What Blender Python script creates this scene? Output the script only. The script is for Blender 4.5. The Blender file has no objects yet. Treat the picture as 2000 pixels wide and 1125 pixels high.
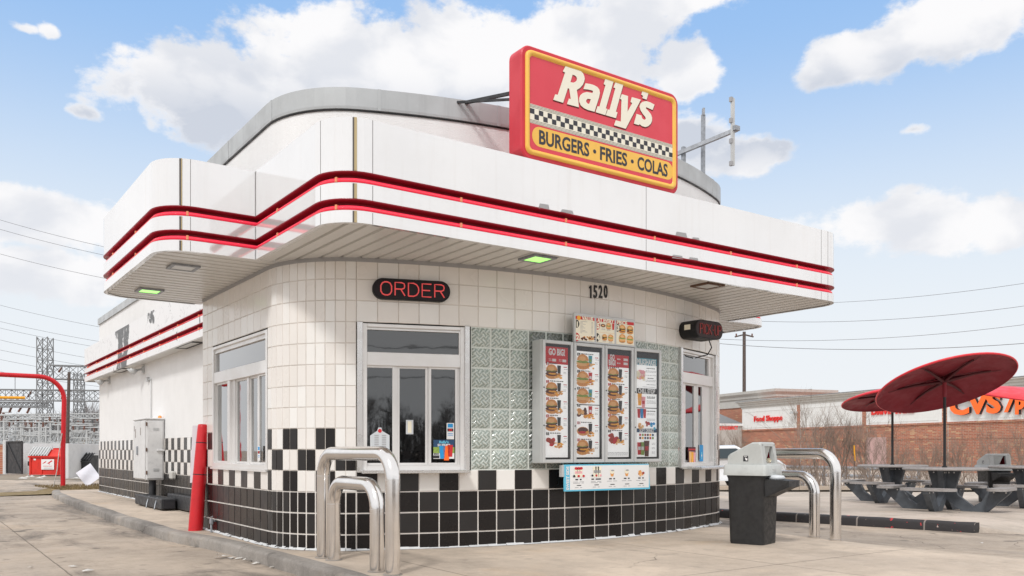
import bpy, math, random
from mathutils import Vector, Matrix
from mathutils.geometry import tessellate_polygon
random.seed(7)
R = math.radians
SC = bpy.context.scene
COL = SC.collection

# ------------------------------------------------------------------ camera
FPX, CX, HY = 1673.0, 1000.0, 880.0          # focal length, centre and horizon in photo pixels (2000 x 1125)
CA = R(54.8)                                 # heading of the view, measured from the x axis (the shop front)
FW = Vector((math.cos(CA), math.sin(CA), 0)); RT = Vector((math.sin(CA), -math.cos(CA), 0))
cam = bpy.data.cameras.new('camera'); camo = bpy.data.objects.new('camera', cam); COL.objects.link(camo)
camo.location = (0, 0, 1.0); camo.rotation_euler = (R(90), 0, CA - R(90))
cam.sensor_width = 36; cam.lens = 36 * FPX / 2000; cam.shift_y = (HY - 562.5) / 2000
cam.clip_start = 0.1; cam.clip_end = 6000
SC.camera = camo
SC.view_settings.view_transform = 'Standard'; SC.view_settings.look = 'None'
SC.view_settings.gamma = 1; SC.view_settings.exposure = 0.13

# ------------------------------------------------------------------ sun
SUN_AZ, SUN_EL = R(215), R(48)
sd = bpy.data.lights.new('sun', 'SUN'); sd.energy = 1.6; sd.angle = R(9); sd.color = (1, .97, .93)
so = bpy.data.objects.new('sun', sd); COL.objects.link(so)
sv = Vector((math.cos(SUN_AZ) * math.cos(SUN_EL), math.sin(SUN_AZ) * math.cos(SUN_EL), math.sin(SUN_EL)))
so.rotation_euler = sv.to_track_quat('Z', 'Y').to_euler(); so.location = sv * 50

# ------------------------------------------------------------------ sky
W = bpy.data.worlds.new('World'); SC.world = W; W.use_nodes = True
nt = W.node_tree; nt.nodes.clear()
class G:
    """tiny helper to write node maths"""
    def __init__(s, nt): s.nt = nt
    def n(s, t, **k):
        o = s.nt.nodes.new(t)
        for a, b in k.items(): setattr(o, a, b)
        return o
    def l(s, a, b): s.nt.links.new(a, b)
    def put(s, sock, v):
        if isinstance(v, (int, float, tuple, list)): sock.default_value = v
        else: s.l(v, sock)
    def m(s, op, a, b=None, c=None, clamp=False):
        o = s.n('ShaderNodeMath', operation=op, use_clamp=clamp)
        for i, v in enumerate((a, b, c)):
            if v is not None: s.put(o.inputs[i], v)
        return o.outputs[0]
    def mix(s, f, a, b, mode='MIX'):
        o = s.n('ShaderNodeMix', data_type='RGBA', blend_type=mode)
        s.put(o.inputs[0], f); s.put(o.inputs[6], a if not (isinstance(a, tuple) and len(a) == 3) else (*a, 1))
        s.put(o.inputs[7], b if not (isinstance(b, tuple) and len(b) == 3) else (*b, 1))
        return o.outputs[2]
    def sm(s, x, a, b, lo=0., hi=1.):
        o = s.n('ShaderNodeMapRange', interpolation_type='SMOOTHSTEP')
        s.put(o.inputs[0], x); s.put(o.inputs[1], a); s.put(o.inputs[2], b); s.put(o.inputs[3], lo); s.put(o.inputs[4], hi)
        return o.outputs[0]
    def noise(s, vec, scale, detail=4, rough=.5, dist=0.):
        o = s.n('ShaderNodeTexNoise'); s.put(o.inputs['Vector'], vec); o.inputs['Scale'].default_value = scale
        o.inputs['Detail'].default_value = detail; o.inputs['Roughness'].default_value = rough
        o.inputs['Distortion'].default_value = dist
        return o.outputs[0]
    def xyz(s, v):
        o = s.n('ShaderNodeSeparateXYZ'); s.l(v, o.inputs[0]); return o.outputs
    def vec(s, x, y, z):
        o = s.n('ShaderNodeCombineXYZ')
        for i, v in enumerate((x, y, z)): s.put(o.inputs[i], v)
        return o.outputs[0]
g = G(nt)
tc = g.n('ShaderNodeTexCoord'); D = tc.outputs['Generated']
x, y, z = g.xyz(D)
az = g.m('ARCTAN2', y, x); el = g.m('ARCSINE', z)
def ae(px, py):
    a = math.atan((px - CX) / FPX); return CA - a, math.atan((HY - py) * math.cos(a) / FPX)
# one noise field warps and crumples the cloud outlines
cv = g.vec(g.m('MULTIPLY', az, 1.0), g.m('MULTIPLY', el, 1.5), 0.)
n1 = g.noise(cv, 9, 9, .55, .2)
n2 = g.noise(cv, 30, 6, .6)
bl = [(400,170,235,120),(640,150,230,150),(900,120,260,150),(1120,110,250,150),(1335,125,110,75),
      (1700,110,150,60),(1850,60,190,85),(1440,310,130,50),(1300,280,150,60),(1760,430,300,62),(1960,450,190,60),
      (110,430,300,60),(90,540,330,60),(45,55,36,12),(100,65,28,22),(1785,252,45,15),(170,222,45,16),(1330,0,240,35)]
mask = None
for (px, py, rx, ry) in bl:
    a0, e0 = ae(px, py); a1, e1 = ae(px + rx, py); a2, e2 = ae(px, py - ry)
    ra = abs(a1 - a0); re = abs(e2 - e0)
    d = g.m('SQRT', g.m('ADD', g.m('POWER', g.m('DIVIDE', g.m('SUBTRACT', az, a0), ra), 2.), g.m('POWER', g.m('DIVIDE', g.m('SUBTRACT', el, e0), re), 2.)))
    v = g.m('MULTIPLY', g.m('SUBTRACT', 1.0, d), min(1., .35 + ry / 110))
    mask = v if mask is None else g.m('MAXIMUM', mask, v)
dens = g.m('ADD', mask, g.m('ADD', g.m('MULTIPLY', g.m('SUBTRACT', n1, .5), 1.7), g.m('MULTIPLY', g.m('SUBTRACT', n2, .5), .85)))
# clouds elsewhere, away from the photographed quarter of the sky, from noise alone
n3 = g.noise(cv, 3.5, 9, .6, .3)
away = g.sm(g.m('ABSOLUTE', g.m('SUBTRACT', az, CA)), .62, .85)
dens = g.m('MAXIMUM', dens, g.m('MULTIPLY', away, g.m('MULTIPLY', g.m('SUBTRACT', n3, .36), 4.)))
high = g.sm(el, .56, .75); dens = g.m('MAXIMUM', dens, g.m('MULTIPLY', high, g.m('MULTIPLY', g.m('SUBTRACT', n3, .4), 4.)))
cl = g.sm(dens, .0, .30)
# shade: the same field sampled a little higher; thick above means a grey underside
sh = g.vec(az, g.m('MULTIPLY', g.m('ADD', el, .045), 1.5), 0.)
n4 = g.noise(sh, 9, 5, .5, .2)
e_lo = ae(600, 270)[1]; e_hi = ae(600, 110)[1]
under = g.m('MULTIPLY', g.sm(el, e_hi, e_lo), g.sm(el, ae(600, 370)[1], e_lo))
shade = g.m('ADD', g.m('MULTIPLY', g.sm(n4, .42, .62), .55), g.m('MULTIPLY', under, g.sm(dens, .05, .5, 0., .95)), clamp=True)
sky = g.n('ShaderNodeTexSky', sky_type='NISHITA'); sky.sun_disc = False
sky.sun_elevation = SUN_EL; sky.sun_rotation = R(90) - SUN_AZ; sky.air_density = 1.0; sky.dust_density = .6; sky.ozone_density = 2
hz = g.sm(el, .04, .47)
blue = g.mix(.85, sky.outputs[0], g.mix(g.sm(el, .1, .5), (6.2, 7.7, 9.2), (3.2, 5.4, 8.9)))
base = g.mix(hz, (7.9, 8.2, 8.5), blue)
ccol = g.mix(shade, (8.9, 8.85, 8.95), (5.7, 6.1, 6.9))
ccol = g.mix(g.sm(el, .03, .2), (8.0, 8.25, 8.55), ccol)
fin = g.mix(cl, base, ccol)
fin = g.mix(g.m('MULTIPLY', g.m('MAXIMUM', away, high), g.sm(el, .0, .3, .35, .9)), fin, (10.6, 10.6, 10.7))  # sky out of view brightened to add fill on the front walls
# below the horizon: ground tone
fin = g.mix(g.sm(z, -.03, .0), (3.2, 3.0, 2.8), fin)
bg = g.n('ShaderNodeBackground'); bg.inputs[1].default_value = .1; g.l(fin, bg.inputs[0])
wo = g.n('ShaderNodeOutputWorld'); g.l(bg.outputs[0], wo.inputs[0])

# ------------------------------------------------------------------ pixel helpers: where a photo point meets a real surface
def ray(px): return FW + RT * ((px - CX) / FPX)
def onZ(px, py, z=0.):                       # on a level surface
    d = (1.0 - z) * FPX / (py - HY); p = ray(px) * d; return Vector((p.x, p.y, z))
def atF(px, py, F):                          # at forward distance F
    p = ray(px) * F; return Vector((p.x, p.y, 1 + (HY - py) * F / FPX))
class Pl:
    """vertical plane through (x,y) running along angle a; u along it, outward normal on its right"""
    def __init__(s, x, y, a):
        s.o = Vector((x, y, 0)); s.d = Vector((math.cos(a), math.sin(a), 0)); s.n = Vector((math.sin(a), -math.cos(a), 0))
        s.M = Matrix(((s.d.x, 0, s.n.x, x), (s.d.y, 0, s.n.y, y), (0, 1, 0, 0), (0, 0, 0, 1)))   # local (u, z, out) -> world
    def uz(s, px, py):
        r = ray(px); t = s.o.dot(s.n) / r.dot(s.n); p = r * t
        return (p - s.o).dot(s.d), 1 + (HY - py) * t / FPX

# ------------------------------------------------------------------ mesh builder
BASE = {}
I4 = Matrix.Identity(4)
class MB:
    def __init__(s, M=None): s.v = []; s.f = []; s.m = []; s.s = []; s.M = M or I4
    def add(s, vs, fs, mi=0, smooth=False, M=None):
        k = len(s.v); T = s.M @ M if M else s.M
        s.v += [T @ Vector(p) for p in vs]
        for f in fs: s.f.append([i + k for i in f]); s.m.append(mi); s.s.append(smooth)
        return s
    def box(s, x0, x1, y0, y1, z0, z1, mi=0, bev=0., M=None):
        if x0 > x1: x0, x1 = x1, x0
        if y0 > y1: y0, y1 = y1, y0
        if z0 > z1: z0, z1 = z1, z0
        if bev <= 0:
            vs = [(x, y, z) for x in (x0, x1) for y in (y0, y1) for z in (z0, z1)]
            return s.add(vs, [(0,1,3,2),(4,6,7,5),(0,4,5,1),(2,3,7,6),(0,2,6,4),(1,5,7,3)], mi, False, M)
        b = min(bev, (x1-x0)/2.1, (y1-y0)/2.1, (z1-z0)/2.1); vs = []; idx = {}
        for ix, X in enumerate((x0, x1)):
            for iy, Y in enumerate((y0, y1)):
                for iz, Z in enumerate((z0, z1)):
                    sx, sy, sz = (1-2*ix), (1-2*iy), (1-2*iz)
                    for k, off in enumerate(((0,1,1),(1,0,1),(1,1,0))):
                        idx[ix,iy,iz,k] = len(vs); vs.append((X+sx*b*off[0], Y+sy*b*off[1], Z+sz*b*off[2]))
        i = idx; fs = []
        for a in (0,1):
            fs.append([i[a,0,0,0], i[a,1,0,0], i[a,1,1,0], i[a,0,1,0]][::(-1 if a == 0 else 1)])
            fs.append([i[0,a,0,1], i[0,a,1,1], i[1,a,1,1], i[1,a,0,1]][::(-1 if a == 0 else 1)])
            fs.append([i[0,0,a,2], i[1,0,a,2], i[1,1,a,2], i[0,1,a,2]][::(-1 if a == 0 else 1)])
            for c in (0,1):
                fs.append([i[a,c,0,0], i[a,c,1,0], i[a,c,1,1], i[a,c,0,1]])
                fs.append([i[a,0,c,0], i[a,1,c,0], i[a,1,c,2], i[a,0,c,2]])
                fs.append([i[0,a,c,1], i[1,a,c,1], i[1,a,c,2], i[0,a,c,2]])
                for e in (0,1): fs.append([i[a,c,e,0], i[a,c,e,1], i[a,c,e,2]])
        s.add(vs, fs, mi, False, M); s.fix = True; return s
    def prism(s, pts, z0, z1, mi=0, M=None, holes=(), mside=None):
        """polygon pts (x,y) extruded from z0 to z1; tessellated so concave outlines and holes work"""
        loops = [list(pts)] + [list(h) for h in holes]
        tri = tessellate_polygon([[Vector((p[0], p[1], 0)) for p in L] for L in loops])
        flat = [p for L in loops for p in L]; n = len(flat)
        def area(t): a, b, c = (flat[i] for i in t); return (b[0]-a[0])*(c[1]-a[1])-(b[1]-a[1])*(c[0]-a[0])
        fs = []
        for t in tri:
            t = list(t) if area(t) > 0 else list(t)[::-1]
            fs.append([i + n for i in t]); fs.append(t[::-1])
        s.add([(p[0], p[1], z0) for p in flat] + [(p[0], p[1], z1) for p in flat], fs, mi, False, M)
        k = 0; ss = []
        for li, L in enumerate(loops):
            ar = sum(L[j-1][0]*L[j][1]-L[j][0]*L[j-1][1] for j in range(len(L)))
            for j in range(len(L)):
                a, b = k + j, k + (j + 1) % len(L); q = [a, b, b + n, a + n]
                if (ar < 0) != (li > 0): q = q[::-1]
                ss.append(q)
            k += len(L)
        if z1 != z0: s.add([(p[0], p[1], z0) for p in flat] + [(p[0], p[1], z1) for p in flat], ss, mi if mside is None else mside, False, M)
        return s
    def flat(s, pts, z, mi=0, M=None):
        tri = tessellate_polygon([[Vector((p[0], p[1], 0)) for p in pts]]); fs = []
        for t in tri:
            a, b, c = (pts[i] for i in t)
            fs.append(list(t) if (b[0]-a[0])*(c[1]-a[1])-(b[1]-a[1])*(c[0]-a[0]) > 0 else list(t)[::-1])
        return s.add([(p[0], p[1], z) for p in pts], fs, mi, False, M)
    def tube(s, pts, r, n=10, mi=0, caps=True, M=None, smooth=True):
        pts = [Vector(p) for p in pts]; N = len(pts)
        rs = r if isinstance(r, (list, tuple)) else [r] * N
        up = None; vs = []
        for i, p in enumerate(pts):
            t = (pts[min(i+1, N-1)] - pts[max(i-1, 0)]).normalized()
            if up is None: up = t.orthogonal().normalized()
            else: up = (up - t * up.dot(t)).normalized()
            w = t.cross(up)
            for k in range(n):
                a = 2*math.pi*k/n; vs.append(p + (up*math.cos(a) + w*math.sin(a)) * rs[i])
        fs = [(i*n+k, i*n+(k+1) % n, (i+1)*n+(k+1) % n, (i+1)*n+k) for i in range(N-1) for k in range(n)]
        s.add(vs, fs, mi, smooth, M)
        if caps: s.add(vs[:n], [list(range(n))[::-1]], mi, False, M); s.add(vs[-n:], [list(range(n))], mi, False, M)
        return s
    def bar(s, a, b, w, h=None, mi=0):
        a, b = Vector(a), Vector(b); h = h or w; t = (b - a).normalized()
        u = t.cross(Vector((0,0,1))); u = u.normalized() if u.length > .01 else Vector((1,0,0)); v = u.cross(t)
        vs = [p + u*i*w/2 + v*j*h/2 for p in (a, b) for i, j in ((-1,-1),(1,-1),(1,1),(-1,1))]
        return s.add(vs, [(0,1,2,3),(7,6,5,4),(0,4,5,1),(1,5,6,2),(2,6,7,3),(3,7,4,0)], mi)
    def lathe(s, prof, n=24, mi=0, M=None, smooth=True, sx=1., sy=1.):
        vs = [(r*math.cos(2*math.pi*k/n)*sx, r*math.sin(2*math.pi*k/n)*sy, z) for r, z in prof for k in range(n)]
        fs = [(i*n+k, i*n+(k+1) % n, (i+1)*n+(k+1) % n, (i+1)*n+k) for i in range(len(prof)-1) for k in range(n)]
        return s.add(vs, fs, mi, smooth, M)
    def ell(s, cx, cy, rx, ry, z, mi=0, n=14, M=None, a0=0., a1=360., rot=0.):
        full = abs(a1 - a0) >= 359; q = []
        for k in range(n + (0 if full else 1)):
            a = R(a0 + (a1 - a0) * k / n); X, Y = rx*math.cos(a), ry*math.sin(a)
            q.append((cx + X*math.cos(rot) - Y*math.sin(rot), cy + X*math.sin(rot) + Y*math.cos(rot)))
        return s.flat(q, z, mi, M)
    def quad(s, x0, x1, y0, y1, z, mi=0, M=None): return s.add([(x0,y0,z),(x1,y0,z),(x1,y1,z),(x0,y1,z)], [(0,1,2,3)], mi, False, M)
    def text(s, txt, cx, cy, h, z, mi=0, w=None, xs=1., bold=0., depth=0., M=None, align='C', shear=0., rot=0., mside=None):
        vs, fs, side, bb = textmesh(txt, bold, depth > 0)
        W0 = bb[1] - bb[0]; k = h / (bb[3] - bb[2]); kx = (w / W0) if w else k * xs
        ox = {'C': (bb[0]+bb[1])/2, 'L': bb[0], 'R': bb[1]}[align]; oy = (bb[2]+bb[3])/2
        ca, sa = math.cos(rot), math.sin(rot)
        def T(p):
            X, Y = (p[0]-ox)*kx, (p[1]-oy)*k; X += shear*Y
            return (cx + X*ca - Y*sa, cy + X*sa + Y*ca, z + (depth if p[2] > 0 else 0))
        V = [T(p) for p in vs]
        s.add(V, fs, mi, False, M)
        if side: s.add(V, side, mi if mside is None else mside, False, M)
        return s
    def build(s, name, mats, parent=None, base=None, fixn=False, **tags):
        if not isinstance(mats, (list, tuple)): mats = [mats]
        B = BASE[parent.name] if parent else (Matrix.Translation(Vector(base)) if base is not None and not isinstance(base, Matrix) else (base or I4))
        Bi = B.inverted(); me = bpy.data.meshes.new(name)
        me.from_pydata([Bi @ p for p in s.v], [], s.f)
        for m in mats: me.materials.append(m)
        me.polygons.foreach_set('material_index', s.m); me.polygons.foreach_set('use_smooth', s.s)
        me.update()
        if fixn or getattr(s, 'fix', False):
            import bmesh
            bm = bmesh.new(); bm.from_mesh(me)
            if fixn == 'weld': bmesh.ops.remove_doubles(bm, verts=bm.verts, dist=1e-5)
            bmesh.ops.recalc_face_normals(bm, faces=bm.faces); bm.to_mesh(me); bm.free()
        o = bpy.data.objects.new(name, me); COL.objects.link(o)
        BASE[o.name] = B
        if parent: o.parent = parent
        else: o.matrix_world = B
        tag(o, **tags); return o
def tag(o, label=None, cat=None, group=None, kind=None):
    if label: o['label'] = label
    if cat: o['category'] = cat
    if group: o['group'] = group
    if kind: o['kind'] = kind
    return o
def thing(name, loc, label, cat, group=None, rz=0.):
    o = bpy.data.objects.new(name, None); COL.objects.link(o); o.empty_display_size = .2
    o.location = loc; o.rotation_euler = (0, 0, rz)
    BASE[o.name] = Matrix.Translation(Vector(loc)) @ Matrix.Rotation(rz, 4, 'Z')
    return tag(o, label, cat, group)
def dup(o, loc, rz=None, label=None, parent=None):
    c = o.copy(); COL.objects.link(c)
    if parent is None:
        if loc is not None: c.location = loc
        if rz is not None: c.rotation_euler = (0, 0, rz)
        if label: c['label'] = label
    else: c.parent = parent
    for ch in [q for q in bpy.data.objects if q.parent == o and q is not c]: dup(ch, None, parent=c)
    return c
_TX = {}
def textmesh(txt, bold, solid):
    key = (txt, bold, solid)
    if key in _TX: return _TX[key]
    cu = bpy.data.curves.new('t', 'FONT'); cu.body = txt; cu.offset = bold; cu.resolution_u = 3
    cu.fill_mode = 'BOTH' if solid else 'FRONT'; cu.extrude = .05 if solid else 0; cu.size = 1
    ob = bpy.data.objects.new('t', cu); COL.objects.link(ob)
    dg = bpy.context.evaluated_depsgraph_get(); me = bpy.data.meshes.new_from_object(ob.evaluated_get(dg))
    vs = [tuple(v.co) for v in me.vertices]; fs = []; side = []
    for p in me.polygons:
        n = p.normal; f = list(p.vertices)
        if abs(n.z) > .7:
            if n.z < 0: 
                if solid: fs.append(f); continue
                f = f[::-1]
            fs.append(f)
        else: side.append(f)
    bpy.data.objects.remove(ob); bpy.data.meshes.remove(me)
    bb = (min(v[0] for v in vs), max(v[0] for v in vs), min(v[1] for v in vs), max(v[1] for v in vs))
    _TX[key] = (vs, fs, side, bb); return _TX[key]
def rrect(x0, x1, y0, y1, r, n=5):
    q = []
    for cx, cy, a in ((x1-r, y1-r, 0), (x0+r, y1-r, 90), (x0+r, y0+r, 180), (x1-r, y0+r, 270)):
        for k in range(n+1): t = R(a + 90*k/n); q.append((cx + r*math.cos(t), cy + r*math.sin(t)))
    return q

# ------------------------------------------------------------------ materials
def lin(c): return tuple(((v/255)/12.92 if v/255 < .04045 else ((v/255+.055)/1.055)**2.4) for v in c)
def mat(name, col, rough=.6, metal=0., var=0., vs=3., col2=None, bump=0., bs=60., coat=0., emit=None, es=1., grime=0., spec=.5, streak=0., streakcol=(.2,.15,.1)):
    m = bpy.data.materials.new(name); m.use_nodes = True; t = m.node_tree; g = G(t)
    b = t.nodes['Principled BSDF']; b.inputs['Roughness'].default_value = rough; b.inputs['Metallic'].default_value = metal
    b.inputs['Coat Weight'].default_value = coat; b.inputs['Coat Roughness'].default_value = .04
    b.inputs['Specular IOR Level'].default_value = spec
    c = col; P = g.n('ShaderNodeTexCoord').outputs['Object']
    if var or col2:
        f = g.sm(g.noise(P, vs, 5, .6), .35, .68)
        c = g.mix(f, col, col2 or tuple(v*(1-var) for v in col))
    if grime:
        f = g.m('MULTIPLY', g.sm(g.noise(P, vs*4, 8, .7), .52, .72), grime)
        c = g.mix(f, c, tuple(v*.45 for v in col))
    if streak:
        X, Y, Z = g.xyz(P)
        sv_ = g.noise(g.vec(g.m('MULTIPLY', g.m('ADD', X, Y), 9.), g.m('MULTIPLY', g.m('SUBTRACT', X, Y), 9.), g.m('MULTIPLY', Z, .6)), 1., 5, .6)
        c = g.mix(g.m('MULTIPLY', g.sm(sv_, .5, .8), streak), c, streakcol)
    g.put(b.inputs['Base Color'], c if not isinstance(c, tuple) else (*c, 1))
    if rough > .05 and var:
        g.put(b.inputs['Roughness'], g.sm(g.noise(P, vs*2, 3), .3, .7, rough*.8, min(1, rough*1.2)))
    if bump:
        bn = g.n('ShaderNodeBump'); bn.inputs['Strength'].default_value = min(1, bump); bn.inputs['Distance'].default_value = .01
        g.l(g.noise(P, bs, 4, .6), bn.inputs['Height']); g.l(bn.outputs[0], b.inputs['Normal'])
    if emit: b.inputs['Emission Color'].default_value = (*emit, 1); b.inputs['Emission Strength'].default_value = es
    m['g'] = 1; return m
M = {}
M['tile_w'] = mat('white_glazed_tile', (.83,.80,.765), .22, var=.05, vs=1.5, streak=.03, streakcol=(.5,.4,.3))
M['tile_w2'] = mat('white_glazed_tile_warm', (.81,.775,.735), .26, var=.05, vs=1.5); M['tile_w3'] = mat('white_glazed_tile_cool', (.84,.825,.80), .16, var=.03)
M['tile_b2'] = mat('black_glazed_tile_dull', (.018,.016,.016), .36, var=.15); M['tile_b'] = mat('black_glazed_tile', (.012,.010,.010), .26, var=.12, vs=1.5, spec=.35)
M['grout_w'] = mat('white_grout', (.74,.70,.66), .9, grime=.3)
M['grout_d'] = mat('stained_grout', (.68,.625,.57), .9, var=.3)
M['stucco'] = mat('white_stucco', (.84,.84,.84), .85, var=.04, vs=2, bump=.5, bs=90, streak=.05, streakcol=(.5,.48,.46))
M['enamel'] = mat('white_enamel_panel', (.82,.82,.825), .07, metal=.45, var=.05, vs=1, streak=.13, streakcol=(.5,.42,.35), bump=.12, bs=1.4)
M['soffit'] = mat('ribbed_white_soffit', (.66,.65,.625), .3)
M['coping'] = mat('grey_metal_coping', (.47,.49,.50), .45, metal=.2, var=.1, vs=2, streak=.25, streakcol=(.25,.26,.27))
M['red_ch'] = mat('red_channel_enamel', (.31,.010,.028), .35, var=.15)
M['neon'] = mat('red_neon_tube', (.9,.05,.09), .12, coat=1, emit=(1,.05,.10), es=.42)
M['neon_end'] = mat('tube_clip', (.8,.3,.15), .4)
M['alu'] = mat('brushed_aluminium', (.80,.79,.78), .35, metal=.4, var=.04, vs=3)
M['steel'] = mat('stainless_steel', (.72,.71,.70), .28, metal=.8, var=.06, vs=5)
M['chrome'] = mat('polished_steel', (.80,.78,.765), .15, metal=1., var=.08, vs=6, bump=.02, bs=8)
M['brass'] = mat('brassy_joint_strip', (.45,.36,.2), .5, metal=.5)
M['black'] = mat('black_plastic', (.012,.012,.013), .5, var=.2, spec=.3)
M['dark'] = mat('dark_interior', (.05,.05,.055), .7)
M['lampgrey'] = mat('light_grey_lens', (.6,.6,.58), .3)
M['green_lamp'] = mat('green_lit_lens', (.5,.8,.3), .3, emit=(.35,1.,.18), es=1.0)
M['rust'] = mat('rusty_frame', (.16,.09,.06), .7, var=.4, vs=20)
M['tubelight'] = mat('fluorescent_tube', (.9,.9,.8), .4, emit=(.85,1.,.62), es=2.2)
M['sign_red'] = mat('sign_red', lin((216,58,76)), .42, var=.04, coat=.2)
M['sign_side'] = mat('sign_red_side', lin((205,40,58)), .4, var=.1, vs=2)
M['sign_yel'] = mat('sign_yellow', lin((240,190,84)), .4, var=.05, grime=.06)
M['sign_cream'] = mat('sign_cream', lin((236,232,216)), .5)
M['sign_dark'] = mat('sign_charcoal', lin((52,54,62)), .6)
M['sign_maroon'] = mat('sign_shadow_line', lin((96,28,30)), .6)
M['ink_red'] = mat('print_red', lin((205,40,48)), .5)
M['white_p'] = mat('print_white', (.82,.82,.82), .35)
M['lit_p'] = mat('backlit_print_white', (.82,.82,.82), .35, emit=(1,1,1), es=.26)
M['ink_dk'] = mat('print_black', (.02,.02,.025), .5)
M['ink_gr'] = mat('print_grey', (.35,.35,.36), .5)
M['cream_p'] = mat('print_cream', lin((243,236,214)), .45)
M['bun'] = mat('print_bun', lin((240,168,96)), .5, var=.3, vs=90)
M['bun2'] = mat('print_bun_light', lin((240,190,130)), .5)
M['patty'] = mat('print_patty', lin((104,54,38)), .5, var=.4, vs=90)
M['cheese'] = mat('print_cheese', lin((250,178,56)), .5)
M['lett'] = mat('print_lettuce', lin((150,178,84)), .5, var=.3, vs=90)
M['wing'] = mat('print_wings', lin((190,62,40)), .5, var=.4, vs=90)
M['teal'] = mat('print_teal', lin((72,160,180)), .45)
M['sky_p'] = mat('print_sky_blue', lin((104,196,226)), .45)
M['navy'] = mat('print_navy', lin((34,72,110)), .45)
M['blue_p'] = mat('print_blue', lin((30,150,215)), .45)
M['pink_p'] = mat('print_pink', lin((240,170,180)), .45)
M['maroon_p'] = mat('print_maroon', lin((84,24,40)), .45)
M['box_grey'] = mat('grey_cabinet_metal', (.55,.56,.56), .45, metal=.2, var=.06, vs=3)
M['led_red'] = mat('red_letter_tube', (.6,.06,.06), .4, emit=(1,.12,.12), es=.32)
M['led_dim'] = mat('dim_red_letter_tube', (.30,.05,.05), .5, emit=(.9,.15,.12), es=.05)
M['red_paint'] = mat('red_plastic_sleeve', lin((208,28,38)), .42, var=.12, vs=6, grime=.12)
M['red_pole'] = mat('red_painted_pipe', lin((205,20,34)), .4, var=.1)
M['yellow'] = mat('yellow_pipe', lin((238,170,30)), .5)
M['cab'] = mat('weathered_white_cabinet', (.70,.70,.70), .5, var=.08, vs=4, grime=.2)
M['duct'] = mat('black_painted_duct', (.035,.036,.04), .55, var=.3, vs=8, grime=.3)
M['mint'] = mat('mint_plastic', lin((150,205,160)), .5)
M['litter'] = mat('litter_white', (.60,.58,.55), .8, var=.3, vs=20)
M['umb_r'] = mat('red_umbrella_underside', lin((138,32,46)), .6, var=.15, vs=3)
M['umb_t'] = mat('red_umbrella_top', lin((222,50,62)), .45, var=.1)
M['umb_rib'] = mat('dark_red_rib', lin((80,10,20)), .5)
M['polebk'] = mat('black_pole', (.03,.03,.032), .5, metal=.3)
M['plasticg'] = mat('slate_recycled_plastic', (.10,.115,.135), .55, var=.3, vs=5, bump=.3, bs=40)
M['planktop'] = mat('grey_speckled_top', (.36,.34,.33), .7, var=.2, vs=20, bump=.2)
M['canb'] = mat('black_textured_bin', (.022,.023,.025), .5, var=.3, vs=10, bump=.4, bs=250)
M['lidg'] = mat('light_grey_lid', (.50,.52,.51), .55, var=.08, vs=6, grime=.15, bump=.2, bs=200)
M['dirty'] = mat('maroon_inside', lin((120,10,30)), .5)
M['galv'] = mat('galvanised_steel', (.36,.38,.41), .45, metal=.5, var=.25, vs=20)
M['lattice'] = mat('lattice_steel', (.27,.28,.29), .6, metal=.2, var=.2)
M['lattice2'] = mat('pale_bus_steel', (.50,.52,.53), .6, var=.15)
M['insul'] = mat('brown_insulator', (.16,.07,.05), .4)
M['wood'] = mat('weathered_pole_wood', (.11,.085,.075), .85, var=.3, vs=6)
M['wire'] = mat('line_wire', (.12,.12,.13), .6)
M['blockw'] = mat('whitewashed_block', (.66,.67,.68), .8, var=.12, vs=1.5, grime=.25)
M['dred'] = mat('red_dumpster_paint', lin((222,50,38)), .5, var=.25, vs=2, grime=.35)
M['dblk'] = mat('black_dumpster_paint', (.035,.037,.04), .5, var=.3, vs=3, grime=.3)
M['gate'] = mat('dark_gate_sheet', (.045,.046,.05), .6, var=.2)
M['carw'] = mat('white_car_paint', (.75,.76,.78), .25, coat=1)
M['carg'] = mat('car_glass', (.03,.045,.055), .08)
M['tyre'] = mat('tyre_rubber', (.02,.02,.02), .8)
M['stone'] = mat('precast_cornice', (.56,.55,.52), .7, var=.08, streak=.2, streakcol=(.25,.24,.22))
M['panelw'] = mat('white_render_panel', (.78,.79,.78), .75, var=.05, streak=.08)
M['roofg'] = mat('grey_shingle', (.22,.23,.24), .8, var=.3, vs=20)
M['orange'] = mat('orange_letter', lin((250,108,34)), .4, emit=lin((250,96,28)), es=.12)
M['redlet'] = mat('red_letter', lin((226,42,36)), .4)
M['twig'] = mat('bare_twig', (.32,.25,.205), .9, var=.3, vs=2)
M['twig2'] = mat('bare_far_branch', (.28,.26,.26), .9, var=.3)
M['evg'] = mat('dark_far_tree', (.05,.05,.04), .9, var=.3)
M['glassp'] = mat('clear_paper', (.6,.63,.66), .4)
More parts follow.
